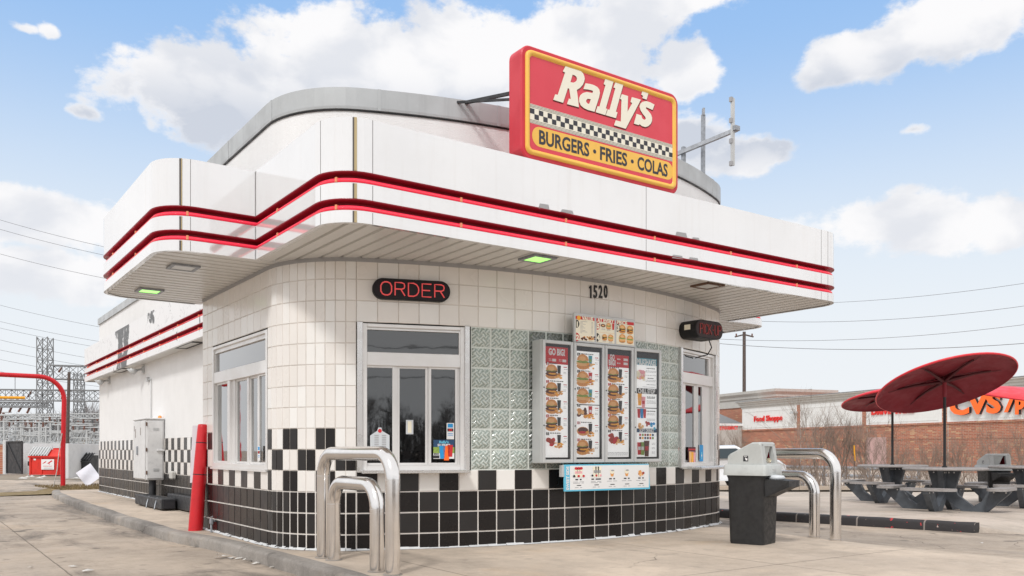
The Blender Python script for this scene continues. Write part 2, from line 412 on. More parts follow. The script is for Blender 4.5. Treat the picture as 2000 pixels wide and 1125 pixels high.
# window glass: see-through with a real mirror coat
def glass(name, tint, r=.02, ior=1.6):
    m = bpy.data.materials.new(name); m.use_nodes = True; t = m.node_tree; t.nodes.clear(); g = G(t)
    a = g.n('ShaderNodeBsdfTransparent'); a.inputs[0].default_value = (*tint, 1)
    b = g.n('ShaderNodeBsdfGlossy'); b.inputs[0].default_value = (1,1,1,1); b.inputs['Roughness'].default_value = r
    P = g.n('ShaderNodeTexCoord').outputs['Object']; bn = g.n('ShaderNodeBump'); bn.inputs['Strength'].default_value = .03; bn.inputs['Distance'].default_value = .02
    g.l(g.noise(P, 3, 2), bn.inputs['Height']); g.l(bn.outputs[0], b.inputs['Normal'])
    f = g.n('ShaderNodeFresnel'); f.inputs[0].default_value = ior
    mx = g.n('ShaderNodeMixShader'); g.l(g.m('MULTIPLY', f.outputs[0], 2.1, clamp=True), mx.inputs[0]); g.l(a.outputs[0], mx.inputs[1]); g.l(b.outputs[0], mx.inputs[2])
    o = g.n('ShaderNodeOutputMaterial'); g.l(mx.outputs[0], o.inputs[0]); return m
M['glass'] = glass('window_glass', (.36,.38,.39))
M['cover'] = glass('poster_cover', (.93,.94,.94), .08, 1.3)
# glass block with a woven ripple
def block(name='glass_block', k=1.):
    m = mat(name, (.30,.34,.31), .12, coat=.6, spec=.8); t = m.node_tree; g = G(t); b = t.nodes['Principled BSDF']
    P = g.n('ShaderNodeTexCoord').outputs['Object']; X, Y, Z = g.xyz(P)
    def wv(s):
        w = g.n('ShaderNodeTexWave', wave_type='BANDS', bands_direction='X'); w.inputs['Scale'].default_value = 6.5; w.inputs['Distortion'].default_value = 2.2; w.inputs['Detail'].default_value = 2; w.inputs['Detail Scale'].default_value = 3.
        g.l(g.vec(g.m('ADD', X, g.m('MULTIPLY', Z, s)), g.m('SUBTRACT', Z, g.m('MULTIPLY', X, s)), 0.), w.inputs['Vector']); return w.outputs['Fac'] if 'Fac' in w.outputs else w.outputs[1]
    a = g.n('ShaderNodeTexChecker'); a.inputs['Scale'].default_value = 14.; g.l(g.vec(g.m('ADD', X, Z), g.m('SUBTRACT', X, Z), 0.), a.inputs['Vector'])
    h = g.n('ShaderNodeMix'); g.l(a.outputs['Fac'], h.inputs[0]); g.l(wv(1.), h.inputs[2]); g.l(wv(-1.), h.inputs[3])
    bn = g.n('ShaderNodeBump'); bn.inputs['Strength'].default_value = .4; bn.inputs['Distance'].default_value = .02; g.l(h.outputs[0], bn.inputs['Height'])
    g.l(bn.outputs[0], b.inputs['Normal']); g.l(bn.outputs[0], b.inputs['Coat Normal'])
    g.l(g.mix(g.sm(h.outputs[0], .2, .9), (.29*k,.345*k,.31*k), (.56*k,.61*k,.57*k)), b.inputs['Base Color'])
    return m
M['gblock'] = block(); M['gblockd'] = block('glass_block_shade_tint', .35); M['mortar'] = mat('pale_block_mortar', (.66,.70,.66), .8, var=.05)  # second copy darkened: the dim room behind is put into its colour
# paving: pale worn concrete and the darker traffic surface
def paving(name, c1, c2, joints, dark, cracks=.5, scale=1.):
    m = bpy.data.materials.new(name); m.use_nodes = True; t = m.node_tree; g = G(t); b = t.nodes['Principled BSDF']
    P = g.n('ShaderNodeTexCoord').outputs['Object']; X, Y, Z = g.xyz(P)
    big = g.noise(P, .35*scale, 6, .6, .4); mid = g.noise(P, 1.7*scale, 6, .65); fine = g.noise(P, 45, 4, .7)
    st = g.noise(g.vec(g.m('MULTIPLY', X, 1.3), g.m('MULTIPLY', Y, .35), 3.), 1., 6, .65, .3)
    c = g.mix(g.sm(big, .32, .66), c1, c2)
    c = g.mix(g.m('MULTIPLY', g.sm(mid, .42, .72), .45), c, tuple(v*.72 for v in c2))
    c = g.mix(g.m('MULTIPLY', g.sm(g.noise(P, .8, 5, .6), .55, .75), .5), c, (.52,.38,.25))
    c = g.mix(g.m('MULTIPLY', g.sm(st, .47, .70), dark), c, (.07,.063,.058))
    m12 = g.noise(P, 9, 6, .75); c = g.mix(g.m('MULTIPLY', g.sm(m12, .5, .7), .30), c, tuple(v*.6 for v in c2)); c = g.mix(g.m('MULTIPLY', g.sm(m12, .46, .3), .25), c, tuple(min(.75, v*1.3) for v in c1))
    sp = g.noise(P, 2.6, 3, .5); c = g.mix(g.m('MULTIPLY', g.sm(sp, .63, .70), dark*.9), c, (.06,.055,.05))
    c = g.mix(g.m('MULTIPLY', g.m('SUBTRACT', fine, .5), .9, clamp=True), c, (.62,.56,.5))
    c = g.mix(g.sm(fine, .36, .3, 0., .22), c, (.08,.07,.06))
    wp = g.n('ShaderNodeVectorMath', operation='ADD'); g.l(P, wp.inputs[0])
    nz = g.n('ShaderNodeTexNoise'); nz.inputs['Scale'].default_value = 1.1; nz.inputs['Detail'].default_value = 6; g.l(P, nz.inputs['Vector']); g.l(nz.outputs['Color'], wp.inputs[1])
    vo = g.n('ShaderNodeTexVoronoi', feature='DISTANCE_TO_EDGE'); vo.inputs['Scale'].default_value = .28; g.l(wp.outputs[0], vo.inputs['Vector'])
    ck = g.m('MULTIPLY', g.sm(vo.outputs['Distance'], .0035, .0012), g.m('MULTIPLY', g.sm(big, .4, .55), cracks))
    c = g.mix(ck, c, (.07,.055,.045))
    hh = g.m('SUBTRACT', g.m('MULTIPLY', fine, .3), ck)
    if joints:
        for S, per, off in ((X, joints[0], joints[2]), (Y, joints[1], joints[3])):
            wob = g.m('MULTIPLY', g.m('SUBTRACT', g.noise(P, 3, 4), .5), .02)
            fr = g.m('ABSOLUTE', g.m('SUBTRACT', g.m('FRACT', g.m('DIVIDE', g.m('ADD', g.m('ADD', S, wob), 1000*per - off), per)), .5))
            j = g.sm(fr, .5 - .011/per, .5 - .004/per); c = g.mix(g.m('MULTIPLY', j, .6), c, (.10,.08,.065)); hh = g.m('SUBTRACT', hh, j)
    g.l(c, b.inputs['Base Color']); g.put(b.inputs['Roughness'], g.sm(mid, .3, .7, .68, .95)); b.inputs['Specular IOR Level'].default_value = .3
    bn = g.n('ShaderNodeBump'); bn.inputs['Strength'].default_value = .5; bn.inputs['Distance'].default_value = .012
    g.l(hh, bn.inputs['Height']); g.l(bn.outputs[0], b.inputs['Normal']); return m
M['street'] = paving('worn_traffic_concrete', (.50,.415,.335), (.34,.285,.235), (6.1, 5.3, 1.2, 2.8), .75, .5)
M['pad'] = paving('pale_concrete_walk', (.60,.50,.405), (.46,.385,.315), (2.6, 2.9, 1.05, 1.9), .22, .55, 1.4)
M['patio'] = paving('patio_concrete', (.58,.50,.43), (.46,.40,.34), (3.2, 3.2, .4, .9), .2, .7)
M['kerb'] = paving('grey_kerb_concrete', (.36,.33,.30), (.25,.23,.21), None, .55, .6, 2.)
def chipped():
    m = mat('black_kerb_paint', (.028,.026,.028), .6, bump=.5, bs=20); t = m.node_tree; g = G(t); b = t.nodes['Principled BSDF']
    P = g.n('ShaderNodeTexCoord').outputs['Object']; n = g.noise(P, 6.5, 6, .6)
    c = g.mix(g.sm(n, .635, .65), (.03,.027,.029), lin((206,52,58))); c = g.mix(g.sm(g.noise(P, 11, 5, .6), .68, .7), c, (.5,.38,.34))
    X, Y, Z = g.xyz(P); c = g.mix(g.sm(g.m('ABSOLUTE', g.m('SUBTRACT', g.m('FRACT', g.m('DIVIDE', Y, .93)), .5)), .485, .492), c, (.25,.22,.2))
    g.l(c, b.inputs['Base Color']); return m
M['kerbblack'] = chipped()
M['grass'] = mat('dry_grass', (.26,.19,.09), .95, var=.35, vs=3, bump=1., bs=80)
M['dirt'] = mat('verge_earth', (.30,.25,.19), .95, var=.35, vs=1.5)
def bricks():
    m = bpy.data.materials.new('red_brown_brick'); m.use_nodes = True; t = m.node_tree; g = G(t); b = t.nodes['Principled BSDF']
    P = g.n('ShaderNodeTexCoord').outputs['Object']; X, Y, Z = g.xyz(P)
    br = g.n('ShaderNodeTexBrick'); g.l(g.vec(g.m('ADD', X, Y), Z, 0.), br.inputs['Vector'])
    br.inputs['Scale'].default_value = 1.; br.inputs['Brick Width'].default_value = .40; br.inputs['Row Height'].default_value = .105; br.inputs['Mortar Size'].default_value = .012
    br.inputs['Color1'].default_value = (.46,.15,.08,1); br.inputs['Color2'].default_value = (.30,.098,.055,1); br.inputs['Mortar'].default_value = (.45,.37,.30,1); br.inputs['Bias'].default_value = -.15
    # a few pale bricks
    bx = g.m('FLOOR', g.m('DIVIDE', g.m('ADD', X, Y), .40)); bz = g.m('FLOOR', g.m('DIVIDE', Z, .105))
    wn = g.n('ShaderNodeTexWhiteNoise', noise_dimensions='2D'); g.l(g.vec(bx, bz, 0.), wn.inputs['Vector'])
    clump = g.noise(g.vec(g.m('ADD', X, Y), Z, 0.), .8, 3)
    c = g.mix(g.m('MULTIPLY', g.m('GREATER_THAN', wn.outputs[0], .84), g.sm(clump, .4, .6)), br.outputs[0], (.55,.36,.22))
    c = g.mix(g.m('MULTIPLY', g.sm(clump, .3, .7), .25), c, (.38,.16,.1))
    g.l(c, b.inputs['Base Color']); b.inputs['Roughness'].default_value = .85; return m
M['brick'] = bricks()
# peeling fascia of the rear wing: bare grey patches with their own shape
def peel():
    m = mat('peeling_white_panel', (.8,.8,.8), .4); t = m.node_tree; g = G(t); b = t.nodes['Principled BSDF']
    P = g.n('ShaderNodeTexCoord').outputs['Object']; X, Y, Z = g.xyz(P)
    n = g.noise(g.vec(g.m('MULTIPLY', Y, 1.5), g.m('MULTIPLY', Z, 1.0), 0.), 2.2, 6, .65, .6)
    near = g.sm(g.m('ABSOLUTE', g.m('SUBTRACT', g.m('ADD', Y, g.m('MULTIPLY', g.m('SUBTRACT', g.noise(P, 1.1, 4), .5), 2.6)), 9.2)), .95, .55)      # where a big sticker letter once was
    fl = g.m('MULTIPLY', g.sm(g.m('ABSOLUTE', g.m('SUBTRACT', Y, 6.8)), .45, .1), g.sm(Z, 3.15, 3.35))
    f = g.sm(g.m('ADD', n, g.m('ADD', g.m('MULTIPLY', near, .27), g.m('MULTIPLY', fl, .22))), .66, .675)
    c = g.mix(f, (.80,.80,.81), (.06,.06,.06))
    vo = g.n('ShaderNodeTexVoronoi', feature='DISTANCE_TO_EDGE'); vo.inputs['Scale'].default_value = 1.7
    wp = g.n('ShaderNodeVectorMath', operation='ADD'); g.l(P, wp.inputs[0]); nz = g.n('ShaderNodeTexNoise'); nz.inputs['Scale'].default_value = 3; nz.inputs['Detail'].default_value = 5; g.l(P, nz.inputs['Vector']); g.l(nz.outputs['Color'], wp.inputs[1]); g.l(wp.outputs[0], vo.inputs['Vector'])
    c = g.mix(g.m('MULTIPLY', g.sm(vo.outputs['Distance'], .012, .004), g.sm(Y, 3., 5., 0., .6)), c, (.35,.35,.36))
    g.l(c, b.inputs['Base Color']); return m
M['peel'] = peel()
# ================================================================== GROUND (structure)
def sst(a, b, x): t = max(0., min(1., (x - a) / (b - a))); return t*t*(3-2*t)
def patio_z(x, y): return .012 - .075 * sst(12, 18, x) - .14 * sst(6.3, 5.3, y) - .4 * sst(22, 34, x * FW.x + y * FW.y)
def grid(name, mm, xs, ys, zf, inside=None, **t):
    mb = MB(); n = len(ys)
    vs = [(X, Y, zf(X, Y)) for X in xs for Y in ys]; fs = []
    for i in range(len(xs)-1):
        for j in range(len(ys)-1):
            if inside is None or inside((xs[i]+xs[i+1])/2, (ys[j]+ys[j+1])/2): fs.append((i*n+j, (i+1)*n+j, (i+1)*n+j+1, i*n+j+1))
    mb.add(vs, fs, 0, True); return mb.build(name, mm, **t)
def rng(a, b, s): k = max(1, round((b-a)/s)); return [a + (b-a)*i/k for i in range(k+1)]
# one street sheet out to the horizon
far = [-3000, -600, -150, -60, -30]
gx = far + rng(-20, 50, 2.5) + [60, 80, 120, 300, 800, 3000]
def street_z(x, y):
    f = x*FW.x + y*FW.y; r = x*RT.x + y*RT.y
    return -.12 - .35 * sst(22, 34, f) * sst(-2, 5, r)
grid('street', M['street'], gx, gx, street_z, kind='structure')
# raised walk round the restaurant, easing down to the lane on the right
KX = [(2.72, -1.), (2.80, 4.), (2.84, 6.3), (2.86, 8.0), (2.80, 9.6), (2.62, 11.2), (2.60, 14), (2.66, 18), (2.74, 21.2), (2.80, 22.6), (2.95, 24.2), (3.3, 26.2)]
def kx(y):
    for (a, b), (c, d) in zip(KX, KX[1:]):
        if b <= y <= d: return a + (c-a)*(y-b)/(d-b)
    return KX[-1][0]
def pad_edge(y): return 9.25 + .35 * sst(5, 8, y) + .5 * sst(5, 1, y)
def pad_z(x, y): return -.118 * sst(pad_edge(y)-.95, pad_edge(y), x) * 1.0
mb = MB(); ys = rng(-1, 24.2, .4); nx = 26; vs = []
for y in ys:
    a, b = kx(y) + .16, pad_edge(y)
    if y > 22.9: b = 8
    for k in range(nx+1):
        t = k/nx; X = a + (b-a)*(t**.8 if False else t); vs.append((X, y, pad_z(X, y)))
mb.add(vs, [(j*(nx+1)+i, j*(nx+1)+i+1, (j+1)*(nx+1)+i+1, (j+1)*(nx+1)+i) for j in range(len(ys)-1) for i in range(nx)], 0, True)
mb.build('pavement', M['pad'], kind='structure')
# kerb stones along its street side: rounded nose, slight wander
mb = MB(); kp = []; y = -1.
while y < 26.1: kp.append((kx(y) + .012*math.sin(y*2.1) + .006*math.sin(y*7), y)); y += .25
prof = [(.0, -.16), (.0, -.03), (.012, -.008), (.04, .003), (.165, .004)]
vs = []
for i, (X, Y) in enumerate(kp):
    sink = .12 * sst(24.5, 26, Y)
    for k, (o, z) in enumerate(prof): vs.append((X + o, Y, z - sink + (random.uniform(-.006, .004) if k in (1, 2) else 0)))
n = len(prof); mb.add(vs, [(i*n+k, i*n+k+1, (i+1)*n+k+1, (i+1)*n+k) for i in range(len(kp)-1) for k in range(n-1)], 0, True)
mb.build('kerb', M['kerb'], kind='structure', fixn=True)
# patio across the lane with its black kerb
def pkx(y): return 11.82 - (y - 5.83) * (.74/3.85) if y < 9.68 else 11.08 - (y-9.68)*.02
mb = MB(); ys = rng(4.7, 40, .6); vs = []; xo = [0, .3, .8, 1.5, 2.5, 4, 6, 9, 13, 18, 24, 32, 45]
for y in ys:
    x0 = pkx(max(y, 5.0)) + .15 + .35 * sst(6.0, 4.7, y)
    for k in xo: vs.append((x0 + k, y, patio_z(x0 + k, y)))
n = len(xo); mb.add(vs, [(j*n+i, j*n+i+1, (j+1)*n+i+1, (j+1)*n+i) for j in range(len(ys)-1) for i in range(n-1)], 0, True)
lo = [(vs[j*n][0] - .05*(ys[j] < 5.9), vs[j*n][1], -.2) for j in range(4)]; mb.add([vs[j*n] for j in range(4)] + lo, [(j+4, j+5, j+1, j) for j in range(3)])
mb.add([vs[i] for i in range(n)] + [(vs[i][0], vs[i][1]-.05, -.2) for i in range(n)], [(i+n, i+n+1, i+1, i) for i in range(n-1)])
mb.build('patio', M['patio'], kind='structure')
mb = MB(); ys = rng(5.88, 20, .25); vs = []
for y in ys:
    X = pkx(y); e = .0
    for o, z in ((0, -.16), (0.005, -.02), (.02, .008), (.05, .020), (.152, .018)): vs.append((X + o + .004*math.sin(y*9), y, z + random.uniform(-.004, .004)))
n = 5; mb.add(vs, [(i*n+k, i*n+k+1, (i+1)*n+k+1, (i+1)*n+k) for i in range(len(ys)-1) for k in range(n-1)], 0, True)
X, Y = pkx(5.88), 5.88; mb.add([(X, Y, -.16), (X+.005, Y, -.02), (X+.05, Y, .02), (X+.152, Y, .018), (X+.152, Y, -.16)], [(0,1,2,3,4)], 0)
mb.build('painted_kerb', M['kerbblack'], kind='structure', fixn=True)
# verge (dry grass, earth) left rear, beyond the walk
def gquad(name, mm, pts, z, **t): return MB().flat(pts, z).build(name, mm, **t)
q = [tuple(onZ(a, b, -.1)[:2]) for a, b in ((96, 949), (104, 943), (300, 943), (330, 962), (200, 962), (125, 957))]
grid('grass_verge', M['grass'], [-1.2, 1.0, 2.9, 3.3, 5, 8, 12], [24.2, 25, 26, 27, 28.5], lambda x, y: .002 - .12*sst(3.3, 2.7, x) - .12*sst(26.3, 28.4, y), kind='structure')
q = [tuple(onZ(a, b, -.116)[:2]) for a, b in ((-400, 937), (-400, 928), (230, 928), (230, 937))]
gquad('verge_soil', M['dirt'], [q[0], q[3], q[2], q[1]], -.112, kind='structure')
# grass blades on the verge: uncountable
mb = MB()
for i in range(5200):
    X = random.uniform(2.7, 6.2); Y = random.uniform(24.3, 27.6)
    if X < 2.9 + max(0, (26.3-Y))*.15: continue
    h = random.uniform(.02, .07); a = random.random()*6.28; dx, dy = math.cos(a)*.008, math.sin(a)*.008; b = random.uniform(-.03, .03)
    mb.add([(X-dx, Y-dy, 0), (X+dx, Y+dy, 0), (X+b, Y+b*.5, h)], [(0,1,2)])
mb.build('dry_grass', M['grass'], kind='stuff')

# ================================================================== RESTAURANT
B = thing('restaurant_building', (6.3, 9.5, 0), 'white burger drive-in with rounded front, black and white tiles and red neon bands', 'restaurant')
TP = .2125
ZS = [0, .16, .3725, .585, .7975, 1.01, 1.2225, 1.435, 1.6475, 1.86, 2.0725, 2.285, 2.4975, 2.71, 2.925]
BC = Vector((6.3, 13.823)); BR = 6.5
def bow(a): return Vector((BC.x + BR*math.sin(a), BC.y - BR*math.cos(a)))
A1 = math.asin(2.64/6.5); AO = math.asin(1.54/6.5)
cols = []     # (p0, p1, key, opening)
yl = [11.2, 10.98, 10.77] + [10.77 - 1.98*k/9 for k in range(1, 10)]
for i, (a, b) in enumerate(zip(yl, yl[1:])): cols.append((Vector((3.08, a)), Vector((3.08, b)), i, 'w' if i >= 2 else ''))
k0 = len(yl) - 1
def arcpt(c, t): return Vector((c[0] + math.cos(R(t)), c[1] + math.sin(R(t))))
na = 11
for i in range(na): cols.append((arcpt((4.08, 8.79), 180 + 65.1*i/na), arcpt((4.08, 8.79), 180 + 65.1*(i+1)/na), k0 + (i+1)//2, ''))
k1 = k0 + na//2 + 1; nb = 26
for i in range(nb): cols.append((bow(-A1 + 2*A1*i/nb), bow(-A1 + 2*A1*(i+1)/nb), k1 + i, 'b'))
for i in range(na): cols.append((arcpt((8.52, 8.79), 294.9 + 65.1*i/na), arcpt((8.52, 8.79), 294.9 + 65.1*(i+1)/na), k1 + nb + (i+1)//2, ''))
for i in range(11): cols.append((Vector((9.52, 8.79 + 2.41*i/11)), Vector((9.52, 8.79 + 2.41*(i+1)/11)), i, ''))
def tilewall(cols, zs, parent, name):
    gr = MB(); ti = MB()
    for p0, p1, key, op in cols:
        L = (p1-p0).length; pl = Pl(p0.x, p0.y, math.atan2(p1.y-p0.y, p1.x-p0.x)); T = pl.M
        for r, (z0, z1) in enumerate(zip(zs, zs[1:])):
            if op and z0 > .79 and z1 < 2.29: continue
            blk = r < 3 or (r < 6 and (key + r) % 2 == 0)
            low = r < 3
            gr.quad(0, L, z0, z1, 0, 0 if r < 4 else 1, M=T)
            gp = .0065 if low else .0019
            if r in (3, 4, 5): gp = .003
            h = .007 + random.uniform(-.0008, .0008); tx = random.uniform(-.0007, .0007); ty = random.uniform(-.0007, .0007); b = .004
            a0, a1, b0, b1 = gp, L-gp, z0+gp, z1-gp
            vs = [(a0, b0, .0), (a1, b0, .0), (a1, b1, .0), (a0, b1, .0), (a0+b, b0+b, h+tx+ty), (a1-b, b0+b, h-tx+ty), (a1-b, b1-b, h-tx-ty), (a0+b, b1-b, h+tx-ty)]
            ti.add(vs, [(4,5,6,7), (0,1,5,4), (1,2,6,5), (2,3,7,6), (3,0,4,7)], (random.choice((1,1,4)) if blk else random.choice((0,0,2,3))), False, T)
    w = gr.build(name, [M['grout_w'], M['grout_d']], parent)
    ti.build('tiles', [M['tile_w'], M['tile_b'], M['tile_w2'], M['tile_w3'], M['tile_b2']], w)
    return w
tilewall(cols, ZS, B, 'tiled_wall')
# rear wing: tiled foot, stucco above
wc = []
for i in range(55): wc.append((Vector((3.82, 22.9 - TP*i)), Vector((3.82, 22.9 - TP*(i+1))), i, ''))
wing = tilewall(wc, ZS[:7], B, 'wing_wall')
mb = MB(); mb.box(3.823, 4.02, 11.12, 22.895, 1.2225, 4.06); mb.box(3.84, 8.78, 22.7, 22.897, 0, 4.06); mb.box(8.58, 8.78, 11.12, 22.7, 0, 4.06)
mb.build('stucco_wall', M['stucco'], B)
mb = MB(); mb.box(3.79, 8.81, 11.1, 22.93, 4.063, 4.21); mb.box(4.0, 8.6, 11.1, 22.7, 3.9, 4.0)
mb.build('wing_roof', M['coping'], B)
# ragged white sealant bead at the foot of the wall
for cs in (cols, wc):
    mb = MB()
    for p0, p1, key, op in cs:
        d = (p1-p0).normalized(); n = Vector((d.y, -d.x)); L = (p1-p0).length
        for k in range(2):
            a, b = p0 + d*L*k/2, p0 + d*L*(k+1)/2; w = .018 + random.uniform(0, .03); h = .016 + random.uniform(0, .02)
            mb.add([(a.x, a.y, h), (b.x, b.y, h), (b.x+n.x*w, b.y+n.y*w, .004), (a.x+n.x*w, a.y+n.y*w, .004)], [(0,1,2,3)][:1] if False else [(3,2,1,0)])
    mb.build('sealant_bead', M['blockw'], B)

def sweep(mb, path, prof, mi=0, closed=False, smooth=False):
    """prof: list of (outward, z); path runs with the outside on its right"""
    P = [Vector(p) for p in path]; N = len(P); rows = []
    for i in range(N):
        a = (P[i]-P[i-1]).normalized() if i > 0 or closed else None
        b = (P[(i+1) % N]-P[i]).normalized() if i < N-1 or closed else None
        a = a or b; b = b or a
        na_, nb_ = Vector((a.y, -a.x)), Vector((b.y, -b.x)); k = (na_+nb_) / max(.3, 1 + na_.dot(nb_))
        rows.append([(P[i].x + k.x*o, P[i].y + k.y*o, z) for o, z in prof])
    n = len(prof); vs = [v for r in rows for v in r]; fs = []
    for i in range(N if closed else N-1):
        j = (i+1) % N
        for k in range(n-1): fs.append((i*n+k, i*n+k+1, j*n+k+1, j*n+k)[::-1])
    mb.add(vs, fs, mi, smooth); return rows
def corner(cx, cy, r, a0, a1, n=9): return [(cx + r*math.cos(R(a0+(a1-a0)*k/n)), cy + r*math.sin(R(a0+(a1-a0)*k/n))) for k in range(n+1)]
# upper drum and its coping
wp = [(3.08, 11.2)] + [tuple(c[0]) for c in cols[2:]] + [tuple(cols[-1][1])]
mb = MB(); sweep(mb, wp, [(0, 2.925), (0, 4.43)], smooth=False); mb.box(3.08, 9.52, 11.1, 11.198, 2.6, 4.43); mb.box(3.083, 3.84, 11.1, 11.2, 0, 2.95); mb.box(8.76, 9.517, 11.1, 11.2, 0, 2.95)
mb.build('parapet_wall', M['stucco'], B)
mb = MB(); sweep(mb, wp + [(3.08, 11.2)][:0], [(.002, 4.40), (.018, 4.405), (.022, 4.43), (.022, 4.615), (-.03, 4.625), (-.2, 4.62), (-.2, 4.4)])
mb.flat([(p[0]*.985+.09, p[1]+.1) for p in wp], 4.42)
# vertical laps between coping sections
acc = 0; 
for i in range(1, len(wp)):
    a, b = Vector(wp[i-1]), Vector(wp[i]); acc += (b-a).length
    if acc > 1.25:
        acc = 0; d = (b-a).normalized(); pl = Pl(a.x, a.y, math.atan2(d.y, d.x)); mb.box(0, .035, 4.402, 4.617, .02, .0255, M=pl.M)
mb.box(3.05, 9.55, 11.05, 11.23, 4.43, 4.615)
rf = mb.build('roof', M['coping'], B)
mb = MB(); sweep(mb, wp, [(.003, 4.385), (.012, 4.385), (.012, 4.40)]); mb.build('drip_shadow_strip', M['black'], rf)  # black strip drawn in for the shade under the coping edge

# canopy: fascia swept with two neon grooves
CP = [(3.08, 11.6)] + corner(2.28, 11.25, .35, 90, 180) + corner(2.28, 8.85, .35, 180, 270) + [(2.85, 8.5)] + corner(3.2, 6.96, .35, 180, 270) \
   + corner(9.62, 6.96, .35, 270, 360) + [(9.97, 8.5)] + corner(10.55, 8.85, .35, 270, 360) + corner(10.55, 11.25, .35, 0, 90) + [(9.52, 11.6)]
def fascia(path, zb, g2, g1, zt, gh, parent, wm, name='canopy_fascia', gd=.10, clips=()):
    a0, a1, b0, b1 = g2, g2+gh, g1, g1+gh
    mb = MB(); E = .0
    for z0, z1 in ((zb, a0), (a1, b0), (b1, zt)):
        pr = [(-.045, z0), (0, z0), (0, z1), (-.03 if z1 == zt else -.045, z1)]
        sweep(mb, path, pr)
    sweep(mb, path, [(-.03, zt), (-.05, zt), (-.05, b1+.03)])
    f = mb.build(name, wm, parent)
    for z0, z1 in ((a0, a1), (b0, b1)):
        mb = MB(); sweep(mb, path, [(.002, z1+.006), (.006, z1+.003), (.003, z1-.006), (-gd, z1-.008), (-gd, z0+.006), (-.004, z0+.004), (0, z0-.004), (-.003, z0-.006)])
        ch = mb.build('neon_channel', M['red_ch'], parent)
        zc = z0 + .030; r = .019
        mb = MB(); sweep(mb, path, [(-.038 + r*math.cos(R(-45*k)), zc + r*math.sin(R(-45*k))) for k in range(9)][::-1], smooth=True)
        mb.build('neon_tube', M['neon'], parent)
        L = 0; P = [Vector(p) for p in path]; nxt = .55
        for a, b in zip(P, P[1:]):
            d = (b-a).normalized(); pl = Pl(a.x, a.y, math.atan2(d.y, d.x)); ln = (b-a).length
            while nxt < L + ln:
                u = nxt - L; MB(pl.M).box(u-.012, u+.012, zc-.023, zc+.023, -.062, -.014, bev=.004).build('tube_clip', M['neon_end'], ch); nxt += 1.22
            L += ln
    return f
fs_ = fascia(CP, 2.915, 3.018, 3.250, 3.80, .092, B, M['enamel'])
fascia([(3.82, 23.3), (3.555, 23.3), (3.555, 11.25)], 2.69, 2.80, 2.995, 3.49, .09, B, M['peel'], name='wing_fascia')
fascia([(9.045, 11.25), (9.045, 23.3), (8.8, 23.3)], 2.69, 2.80, 2.995, 3.49, .09, B, M['enamel'], name='wing_fascia')
MB().box(3.56, 3.83, 11.2, 23.29, 2.705, 2.72).build('wing_soffit', M['soffit'], B)
# panel seams and brassy corner strips on the canopy face
def strip(mbx, px, half, bands, pr, split=False):
    """vertical strip on the canopy outline where the sight line px meets it"""
    r = ray(px); best = None
    for a, b in zip(CP, CP[1:]):
        a, b = Vector(a), Vector(b); d = b - a; n = Vector((d.y, -d.x))
        if r.x*n.x + r.y*n.y >= 0: continue
        den = r.x*(-d.y) + r.y*d.x
        if abs(den) < 1e-9: continue
        t = (a.x*(-d.y) + a.y*d.x)/den; p = Vector((r.x*t, r.y*t)); u = (p-a).dot(d)/d.length_squared
        if -.01 <= u <= 1.01 and (best is None or t < best[0]): best = (t, a, d, u)
    if best is None: return
    t, a, d, u = best; pl = Pl(a.x, a.y, math.atan2(d.y, d.x)); uu = u*d.length
    for z0, z1 in bands: mbx.box(uu-half, uu+half, z0, z1, -.002, pr, M=pl.M)
bands = ((2.916, 3.012), (3.117, 3.243), (3.350, 3.798))
DS = mat('dark_seam', (.10,.09,.085), .7)
for px in (372, 498.5, 626, 728, 1262, 1604, 1617):
    for bd in bands:
        se = MB(); strip(se, px, .0022, (bd,), .0012)
        if se.v: se.build('panel_seam', DS, fs_)
def strip2(pa, ha, pb, hb):
    for px, h, pr, mm in ((pa, ha, .004, DS), (pb, hb, .006, M['brass'])):
        for bd in bands:
            q = MB(); strip(q, px, h, (bd,), pr)
            if q.v: q.build('corner_strip', mm, fs_)
strip2(352, .008, 355, .004); strip2(690.3, .007, 694.6, .011)
# torn scraps of a removed logo along the fascia
pf = Pl(2.85, 6.61, 0)
for (x0, y0, x1, y1) in ((1052, 397, 1073, 408), (1095, 408, 1120, 414), (1319, 452, 1342, 463), (1352, 463, 1366, 467), (1312, 497, 1334, 505), (1345, 502, 1364, 507)):
    u0, z0 = pf.uz(x0, y1); u1, z1 = pf.uz(x1, y0); ym = pf.uz(x1, y1)[1]
    w = (u1-u0); h = max(.012, (y1-y0)*.0048)
    zb = pf.uz(x0, y0)[1]
    sc = MB(); sc.flat([(u0, zb-h), (u0+w*.12, zb), (u1-w*.1, zb+.005), (u1, zb-h*.8)], .0035, M=pf.M)
    sc.build('torn_sticker', M['ink_gr'], fs_)

# ribbed soffit: real trapezoid ribs, running out to each fascia
def soffit(mb, x0, x1, ylo, yhi, pitch, swap):
    t = x0
    while t < x1 - 1e-6:
        e = min(t + pitch, x1); w = pitch
        ps = [(t, 2.962), (t+w*.15, 2.962), (t+w*.2, 2.924), (e-w*.05, 2.924), (e, 2.962)]
        for (a, za), (b, zb) in zip(ps, ps[1:]):
            la, lb = ylo(a), ylo(b); ha, hb = yhi(a), yhi(b)
            q = [(a, la, za), (b, lb, zb), (b, hb, zb), (a, ha, za)]
            if swap: q = [(Y, X, Z) for X, Y, Z in q][::-1]
            mb.add(q[::-1], [(0,1,2,3)])
        t = e
def arc_lo(lo, x0, x1, r, ins):
    def f(x):
        d = min(x - x0, x1 - x)
        if d >= r: return lo + ins
        return lo + r - math.sqrt(max(0, r*r - (r-d)**2)) + ins
    return f
mb = MB()
soffit(mb, 2.87, 9.95, arc_lo(6.61, 2.85, 9.97, .35, .02), lambda x: 8.52, .16, False)
